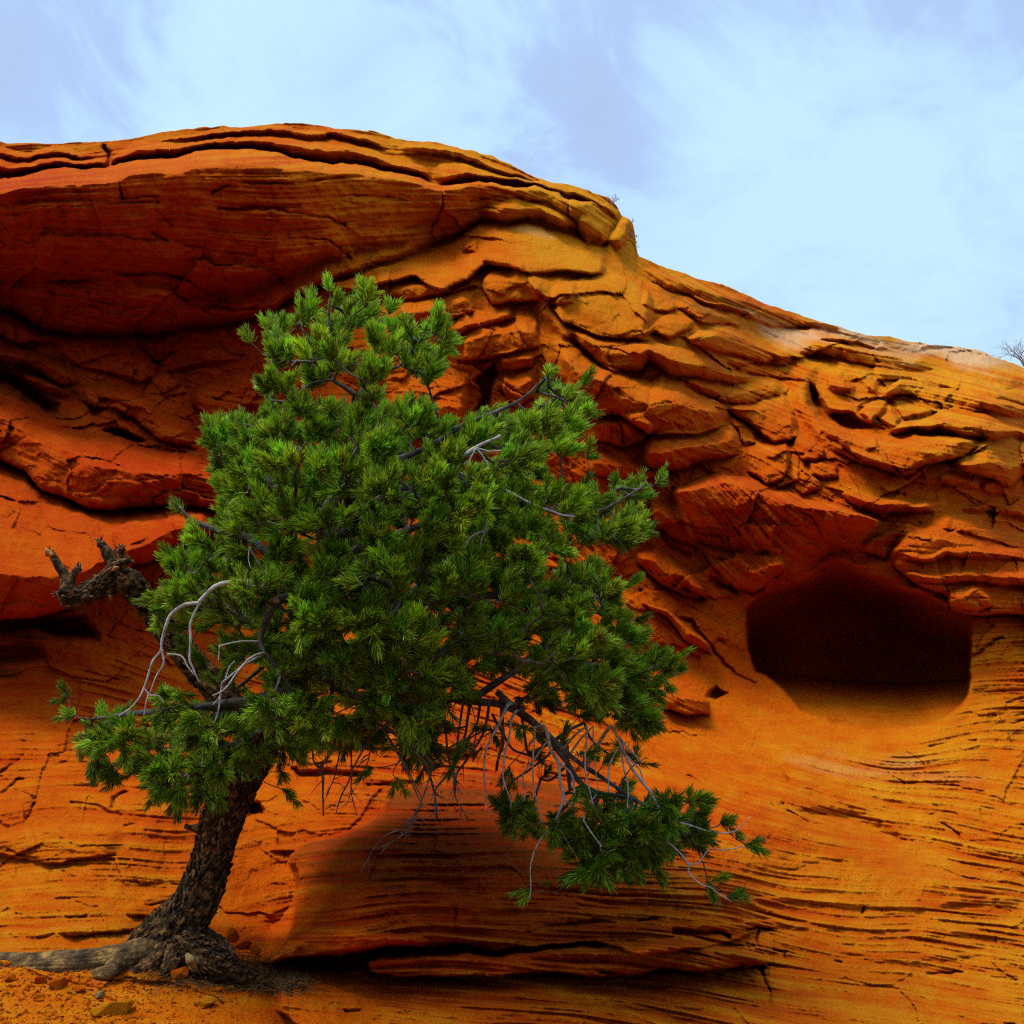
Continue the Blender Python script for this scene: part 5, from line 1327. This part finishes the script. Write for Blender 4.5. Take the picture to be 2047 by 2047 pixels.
# bare silver twigs and hanging dead wood
SILVER = [
    (Z(9, (1620, 400), (1520, 395), (1400, 400), (1300, 430), (1200, 520), (1180, 545), (1080, 560), (1000, 620), (960, 690), (930, 800), (920, 880), (870, 950), (840, 1020), (800, 1140), (760, 1220), (700, 1290), (620, 1340)), [9, 9, 8.5, 8, 7.5, 6.5, 6.5, 6.5, 6.5, 6, 5, 4, 4, 4, 3.5, 3, 2.5], 5.3,
     [(Z(9, (1190, 545), (1150, 620), (1120, 700), (1125, 800), (1120, 940), (1150, 1020), (1190, 1110)), [5.5, 5, 5, 5, 4, 3, 2]), (Z(9, (925, 870), (935, 980), (880, 1070), (840, 1180)), [4.5, 4, 3, 2]), (Z(9, (800, 1145), (840, 1190), (900, 1200), (940, 1250)), [3, 3, 2.5, 2]),
      (Z(9, (828, 1190), (810, 1260), (805, 1340)), [2.5, 2.5, 2]), (Z(9, (960, 905), (1060, 920), (1110, 1000), (1160, 1060)), [3, 3, 2.5, 2])]),
    (Z(9, (1530, 940), (1490, 990), (1430, 1070), (1360, 1160), (1280, 1200)), [4, 4, 3.5, 3, 2], 5.3, [(Z(9, (1370, 1080), (1400, 1000), (1440, 955)), [2, 2.5, 3])]),
    (Z(9, (1350, 1100), (1340, 1200), (1330, 1280), (1300, 1370), (1250, 1450)), [3, 3, 3, 2.5, 2], 5.35, [(Z(9, (1340, 1200), (1290, 1260)), [2.5, 2])]),
    (Z(9, (1330, 840), (1325, 950)), [2.5, 2], 5.3, []), (Z(9, (1540, 150), (1535, 230), (1550, 300)), [2.5, 2, 1.5], 5.25, []), (Z(9, (1750, 350), (1660, 390), (1590, 480)), [3, 2.5, 2], 5.25, []),
    (Z(10, (360, 690), (340, 730), (295, 820)), [3.5, 3, 2], 5.25, [(Z(10, (360, 690), (410, 750), (445, 810), (468, 900)), [3.5, 3.5, 3, 1.5]), (Z(10, (360, 690), (450, 710), (540, 705)), [3.5, 3, 2])]),
    (Z(10, (250, 760), (340, 690), (440, 640), (530, 600)), [7, 7, 6.5, 6], 5.3, []),
    (Z(10, (780, 1100), (880, 1130), (960, 1160), (1050, 1172)), [4.5, 4.5, 4, 3], 5.3, []), (Z(10, (270, 1400), (330, 1310), (440, 1260)), [5, 4.5, 4], 5.35, [(Z(10, (440, 1200), (400, 1330), (360, 1480)), [3, 3, 2])]),
    (Z(11, (700, 300), (720, 340), (740, 430), (790, 520), (800, 640), (820, 730), (780, 850), (700, 950), (650, 1050), (630, 1120), (628, 1240), (625, 1330)), [6, 6, 6, 6, 5, 5, 4, 3.5, 3, 2.5, 2, 1.5], 5.7,
     [(Z(11, (780, 865), (810, 940), (860, 1010), (900, 1080)), [3.5, 3, 2.5, 2]), (Z(11, (820, 735), (880, 780)), [4, 3]), (Z(11, (800, 520), (870, 590), (885, 680), (885, 780), (890, 930)), [4, 3.5, 3.5, 3, 2])]),
    (Z(11, (1100, 300), (1130, 340), (1180, 450), (1230, 560), (1290, 640), (1340, 700), (1390, 790), (1440, 860), (1465, 900)), [5, 5, 5, 5, 5, 4.5, 4, 3.5, 2.5], 5.7,
     [(Z(11, (1150, 360), (1200, 430), (1290, 520)), [4, 4, 3]), (Z(11, (1160, 400), (1180, 550), (1200, 650), (1200, 790)), [3.5, 3, 3, 2]), (Z(11, (1150, 420), (1100, 520), (1090, 600), (1090, 690)), [3, 3, 2.5, 2]), (Z(11, (1200, 480), (1270, 560), (1300, 640)), [3, 3, 2])]),
    (Z(11, (960, 300), (958, 380), (950, 560), (980, 700), (1010, 830)), [3, 3, 3, 2.5, 2], 5.65, []), (Z(11, (1000, 300), (1000, 400), (1010, 560), (1030, 680)), [2.5, 2.5, 2.5, 2], 5.7, []),
    (Z(11, (510, 260), (500, 340), (470, 500), (465, 620), (500, 730), (515, 810)), [4, 4, 3.5, 3, 2.5, 2], 5.7, []), (Z(11, (480, 200), (440, 290), (370, 420), (350, 520), (350, 600), (360, 700), (360, 800)), [5, 5, 4, 3.5, 3, 2.5, 2], 5.65, []),
    (Z(11, (740, 340), (720, 400), (600, 560), (585, 640), (600, 850)), [4, 4, 3, 3, 2], 5.75, []), (Z(11, (650, 300), (640, 500), (650, 700), (700, 880)), [3, 3, 2.5, 2], 5.7, []), (Z(11, (940, 860), (990, 940), (1050, 1020)), [2.5, 2.5, 2], 5.6, []),
    (Z(11, (1400, 960), (1510, 1050), (1560, 1120), (1565, 1170), (1620, 1230), (1700, 1270), (1820, 1350)), [3.5, 3.5, 3, 3, 2.5, 2, 1.5], 5.8, [(Z(11, (1560, 1120), (1630, 1110), (1690, 1040), (1780, 1040), (1900, 1015)), [3, 2.5, 2.5, 2, 1.5])]),
    (Z(11, (1640, 920), (1720, 932), (1850, 920), (1930, 835)), [2.5, 2.5, 2, 1], 5.8, []),
]
DARKW = [
    (Z(11, (450, 120), (460, 250), (460, 400), (440, 480), (420, 570)), [8, 7, 6, 5, 5], 6.0), (Z(11, (570, 200), (580, 280), (600, 430), (630, 480)), [6, 5, 5, 4], 6.1), (Z(11, (630, 480), (540, 450), (490, 400), (400, 230)), [4, 4, 4, 5], 6.1),
    (Z(11, (760, 440), (700, 500), (560, 600), (500, 660)), [4, 4, 3.5, 2.5], 6.1), (Z(11, (380, 150), (370, 250), (340, 360), (250, 500), (190, 600), (180, 700)), [5, 5, 4.5, 4, 3.5, 2.5], 5.9), (Z(11, (120, 200), (120, 310), (130, 450), (150, 540), (170, 600), (210, 650)), [4, 4, 4, 3.5, 3, 2], 5.9),
    (Z(11, (260, 200), (240, 330), (200, 480), (120, 600), (60, 690), (110, 730)), [5, 4.5, 4, 3.5, 3, 2], 6.0), (Z(11, (320, 200), (300, 300), (220, 420), (160, 560), (130, 640)), [4, 4, 3.5, 3, 2], 6.05), (Z(11, (-20, 480), (20, 600), (60, 720), (65, 860)), [3.5, 3, 2.5, 2], 5.8),
    (Z(11, (170, 560), (180, 720), (260, 870)), [3, 2.5, 1.5], 5.8), (Z(11, (840, 420), (850, 560), (860, 680)), [9, 8, 6], 6.2), (Z(11, (700, 400), (690, 500), (740, 545)), [3, 3, 2], 6.1), (Z(11, (940, 280), (1000, 400), (1100, 480), (1120, 540)), [4, 4, 3, 2], 6.0),
    (Z(11, (0, 420), (120, 330), (250, 300)), [3, 3, 3], 5.9), (Z(11, (60, 480), (150, 420), (330, 340)), [2, 3, 3], 6.0), (Z(11, (280, 520), (330, 430), (340, 450)), [2, 2, 1.5], 6.0), (Z(11, (820, 700), (930, 700), (1010, 740)), [3, 3, 2], 6.0),
    (Z(7, (480, 60), (440, 160), (385, 240), (400, 300), (405, 500)), [6, 6, 5, 4, 3], 5.7), (Z(7, (560, 60), (560, 150), (555, 280), (500, 400), (470, 490)), [3, 3, 3, 2.5, 1.5], 5.7), (Z(7, (560, 240), (560, 350), (590, 500)), [2.5, 2, 1.5], 5.7),
    (Z(7, (340, 120), (350, 200), (385, 240)), [3, 3, 3], 5.7), (Z(7, (500, 130), (460, 300), (420, 390)), [2.5, 2, 1.5], 5.75), (Z(7, (1010, 200), (980, 320), (930, 450), (850, 560), (760, 600), (680, 680), (645, 760)), [3, 3, 2.5, 2.5, 2, 2, 1.2], 5.6),
    (Z(7, (940, 420), (900, 520), (840, 600), (710, 680)), [2, 2, 1.8, 1.2], 5.6), (Z(7, (950, 400), (940, 460), (830, 610)), [1.8, 1.8, 1.2], 5.62), (Z(7, (970, 200), (1010, 340), (1025, 540)), [2.5, 2, 1.5], 5.7), (Z(7, (660, 60), (650, 200), (560, 380)), [2, 2, 1], 5.75),
]
def twig_tube(mb, pts, rr_, Y, seed):
    n = max(8, len(pts) * 5)
    c = path3(pts, Y, n)
    c = c + .006 * np.stack([fbm3(c * 11, 2, seed), .8 * fbm3(c * 9, 2, seed + 9), fbm3(c * 11, 2, seed + 19)], -1)
    mb.tube(c, radii(rr_, n, Y) * .58, 8)
    return c
def lead(mb, c, r):
    q = np.linalg.norm(nodes - c[0], axis=1); i = q.argmin()
    if .02 < q[i] < .8:
        m_ = (nodes[i] + c[0]) / 2 + np.array([0, 0, .04 * q[i]])
        mb.tube(catmull([nodes[i], m_, c[0] + (c[1] - c[0]) * .3], 14), np.linspace(r * 1.3, r, 14), 8)
for k, (pts, rr_, Y, subs) in enumerate(SILVER):
    mb = MB(); c = twig_tube(mb, pts, rr_, Y, k); lead(mb, c, PXM(rr_[0], Y) * .68)
    for q, (sp, sr) in enumerate(subs): twig_tube(mb, sp, sr, Y, k)
    o = mb.obj('bare_twig', MAT_SILVER, tree)
rg2 = np.random.default_rng(77)
for k, (pts, rr_, Y) in enumerate(DARKW):
    mb = MB(); c = twig_tube(mb, pts, rr_, Y, 50 + k); lead(mb, c, PXM(rr_[0], Y) * .68)
    for _ in range(5):       # short side spurs
        i = rg2.integers(3, len(c) - 2); d = unit(rg2.standard_normal(3) * np.array([1, .5, .7]) + np.array([0, 0, -.7]))
        mb.tube(np.array([c[i], c[i] + d * .03 + rg2.standard_normal(3) * .004, c[i] + d * .07 + np.array([0, 0, -.02])]), [.0028, .002, .001], 5)
    mb.obj('dead_twig', MAT_BRANCH, tree)

# ------------------------------------------------------------------ loose stones
def stone(u, v, w, h, seed, label, mat, name='rock', cat='rock', sink=.25, group=None, Yoff=0):
    r = np.random.default_rng(seed)
    Y = float(sample(YF, u, v)) - Yoff
    c = P(u, v, Y)
    sx, sz = PXM(w, Y) / 2, PXM(h, Y) / 2
    bm = bmesh.new()
    for _ in range(15):
        p = r.standard_normal(3); p /= np.linalg.norm(p)
        p *= (.82 + .3 * r.random())
        p[2] *= 1 if p[2] < 0 else .9
        bm.verts.new((p[0] * sx, p[1] * sx * .75, p[2] * sz))
    bmesh.ops.convex_hull(bm, input=bm.verts)
    for vv_ in [x for x in bm.verts if not x.link_faces]: bm.verts.remove(vv_)
    bmesh.ops.bevel(bm, geom=bm.edges[:], offset=min(sx, sz) * .05, segments=1, affect='EDGES')
    bmesh.ops.triangulate(bm, faces=bm.faces[:])
    bmesh.ops.subdivide_edges(bm, edges=bm.edges[:], cuts=2, use_grid_fill=True)
    V = np.array([x.co[:] for x in bm.verts])
    k = 1 + .05 * fbm3(V / sx * 2.5, 3, seed)[:, None]
    V = V * k
    for x, q in zip(bm.verts, V): x.co = q
    rz = r.uniform(-.5, .5)
    me = bpy.data.meshes.new(name); bm.to_mesh(me); bm.free()
    me.materials.append(mat)
    o = bpy.data.objects.new(name, me); scene.collection.objects.link(o)
    o.location = (c[0], c[1], c[2] + sz * .45)
    o.rotation_euler = (r.uniform(-.15, .15), r.uniform(-.15, .15), rz)
    tag(o, label, cat, group)
    return o

def loose_mat(name, t):
    m = rock_material(name, False, 2.2)
    for n in m.node_tree.nodes:
        if n.type == 'VALUE': n.outputs[0].default_value = t
    return m
MR, MO, MY_ = loose_mat('loose_red_stone', .3), loose_mat('loose_orange_stone', .6), loose_mat('loose_ochre_stone', 1.0)
STONES = [
    (6, 1328, 1800, 160, 90, MY_, 'pale ochre angular rock lying alone on the bare floor right of the roots'),
    (6, 730, 1850, 260, 120, MY_, 'wide flat ochre rock slab at the bottom edge below the root log'),
    (6, 365, 1690, 150, 100, MO, 'large rounded orange rock tucked under the grey root log'),
    (6, 1490, 1395, 100, 130, MO, 'upright pointed orange rock standing behind the rotten root'),
    (6, 1560, 1430, 130, 90, MR, 'tilted reddish rock leaning against the pointed one behind the rotten root'),
    (6, 1640, 1470, 80, 110, MO, 'narrow orange rock at the foot of the smooth hollow right of the pine'),
    (6, 1150, 1620, 150, 110, MO, 'orange rock wedged between the trunk foot and the rotten root'),
    (6, 1490, 1700, 55, 42, MY_, 'small whitish yellow stone beside the twig right of the roots'),
    (6, 1410, 1712, 65, 48, MO, 'small orange stone just left of the whitish yellow stone'),
    (6, 255, 1750, 60, 40, MO, 'small orange stone left below the rounded rock under the log'),
    (6, 440, 1720, 60, 35, MY_, 'small ochre stone right of the rounded rock under the log'),
    (6, 520, 1705, 80, 40, MO, 'flat orange stone below the knot of the root log'),
    (6, 640, 1745, 90, 60, MAT_LOG, 'dark grey lump of old wood lying below the root knot'),
    (6, 60, 1640, 110, 60, MO, 'orange rock under the far left end of the root log'),
    (6, 265, 1660, 90, 70, MR, 'reddish rock between the log and the rounded rock'),
    (6, 880, 1880, 90, 40, MO, 'thin orange flake beside the wide flat rock slab'),
    (6, 850, 1830, 55, 50, MY_, 'small ochre block on the right end of the flat rock slab'),
    (7, 895, 650, 140, 48, MR, 'flat red stone lying on top of the shaded ledge under the pine'),
    (7, 690, 732, 30, 18, MY_, 'tiny pale stone chip on the shaded ledge near its nose'),
    (7, 1215, 715, 45, 26, MR, 'small red stone on the shaded ledge under the hanging branch'),
]
for k, (z, x, y, w, h, m, lab) in enumerate(STONES):
    s = ZS[z][2]; (u, v), = Z(z, (x, y))
    if m is MAT_LOG: stone(u, v, w * s, h * s, 900 + k, lab, m, 'wood_lump', 'wood')
    else: stone(u, v, w * s, h * s, 900 + k, lab, m)

# gravel and litter: uncountable
def gravel():
    r = np.random.default_rng(41)
    V_, F_ = [], []
    mb = MB()
    base = np.array([[1, 0, 0], [-1, 0, 0], [0, 1, 0], [0, -1, 0], [0, 0, 1], [0, 0, -1.]])
    tri = np.array([[0, 2, 4], [2, 1, 4], [1, 3, 4], [3, 0, 4], [2, 0, 5], [1, 2, 5], [3, 1, 5], [0, 3, 5]])
    n = 0
    while n < 2600:
        u = r.uniform(-60, 620); v = r.uniform(1925, 2080)
        if r.random() > np.exp(-((u - 120) / 260) ** 2) * .9 + .25 * (v < 1985) * (u < 620): continue
        Y = float(sample(YF, u, v)); c = P(u, v, Y)
        s = .003 + .010 * r.random() ** 3
        q = base * s * (.6 + .8 * r.random((6, 3)).mean(1, keepdims=True)) * np.array([1, .8, .6]) + .3 * s * r.standard_normal((6, 3))
        mb.add(q + c + np.array([0, 0, s * .2]), None, tri); n += 1
    o = mb.obj('gravel', MO, None, smooth=False)
    tag(o, kind='stuff')
gravel()

def litter():
    r = np.random.default_rng(43)
    mb = MB()
    n = 0
    while n < 5200:
        u, v = r.normal(430, 75), r.normal(1945, 18)
        if n > 3000: u, v = r.normal(550, 35), r.normal(1965, 10)
        if v < 1890 or v > 2030: continue
        Y = float(sample(YF, u, v)); c = P(u, v, Y - .004) + np.array([0, 0, .004 + .008 * r.random()])
        d = unit(r.standard_normal(3) * np.array([1, .7, .35])); l = .012 + .022 * r.random(); s = unit(np.cross(d, r.standard_normal(3))) * (.0008 + .001 * r.random())
        mb.add([c - d * l - s, c - d * l + s, c + d * l + s, c + d * l - s], [(0, 1, 2, 3)]); n += 1
    o = mb.obj('pine_litter', MAT_LITTER, None, smooth=False)
    tag(o, kind='stuff')
litter()
# a fallen twig on the floor
mb = MB()
pts = Z(6, (1560, 1700), (1680, 1705), (1780, 1712), (1880, 1740))
c = catmull(np.array([P(u, v, float(sample(YF, u, v)) - .02) for u, v in pts]), 20)
mb.tube(c, np.linspace(.005, .003, 20), 7)
o = mb.obj('fallen_twig', MAT_LITTER); tag(o, 'thin brown twig fallen on the rock floor right of the roots', 'twig')

# ------------------------------------------------------------------ bushes on the skyline
def bush(name, u, v, Y, h_px, label, cat, seed, leaves=0, wide=1.0, lean=0.0, levels=4):
    r = np.random.default_rng(seed)
    base = P(u, v, Y)
    hm = PXM(h_px, Y)
    e = empty(name, tuple(base)); tag(e, label, cat)
    mb = MB(); fm = MB()
    def grow(p, d, l, rad, lev):
        q = p + d * l * .5 + r.standard_normal(3) * l * .06; en = p + d * l
        mb.tube(catmull([p, q, en], 5), np.linspace(rad, rad * .6, 5), 5, cap=False)
        if lev == 0:
            if leaves and r.random() < leaves:
                for _ in range(5):
                    c = en + r.standard_normal(3) * l * .35; a = unit(r.standard_normal(3)) * l * .22; b = unit(r.standard_normal(3)) * l * .13
                    fm.add([c - a, c - b, c + a, c + b], [(0, 1, 2, 3)])
            return
        for k in range(3 if lev > 1 else 2 + int(r.random() < .6)):
            nd = unit(d + .62 * r.standard_normal(3) * np.array([wide, wide, .7]) + np.array([0, 0, .15]))
            grow(en if k else q, nd, l * r.uniform(.55, .8), rad * .6, lev - 1)
    for k in range(5):
        d = unit(np.array([lean + r.uniform(-.7, .7) * wide, r.uniform(-.5, .5), 1.0]))
        grow(base + r.standard_normal(3) * hm * .05, d, hm * r.uniform(.28, .42), hm * .018, levels)
    mb.obj('stem', MAT_TWIG, e)
    if fm.n: fm.obj('leaves', MAT_BUSHLEAF, e, smooth=False)
m_, nt_, bs_ = new_mat('bush_leaf'); bs_.inputs['Base Color'].default_value = (.10, .10, .03, 1); bs_.inputs['Roughness'].default_value = .7
n_ = N(nt_, 'ShaderNodeTexNoise'); n_.inputs['Scale'].default_value = 4; r_ = ramp(nt_, [(.3, (.05, .07, .02)), (.7, (.18, .15, .05))]); nt_.links.new(n_.outputs['Fac'], r_.inputs[0]); nt_.links.new(r_.outputs[0], bs_.inputs['Base Color'])
MAT_BUSHLEAF = m_
bush('shrub', 1222, 408, 18.4, 30, 'leafless pale shrub on the upper right brow of the overhang', 'shrub', 1, .1, 1.2, .3, 3)
bush('shrub', 1252, 498, 18.3, 48, 'shrub with dark leaves in the notch right of the small rock knob', 'shrub', 2, .8, 1.2, .5, 3)
bush('shrub', 1262, 446, 18.4, 16, 'tiny bare shrub on top of the small rock knob', 'shrub', 3, 0, 1.2, .1, 2)
bush('bare_tree', 2062, 745, 27.6, 95, 'leafless pale tree behind the ridge at the right edge', 'tree', 4, 0, 1.1, -.25, 4)

for o in bpy.data.objects:
    if '_w' in o: del o['_w']
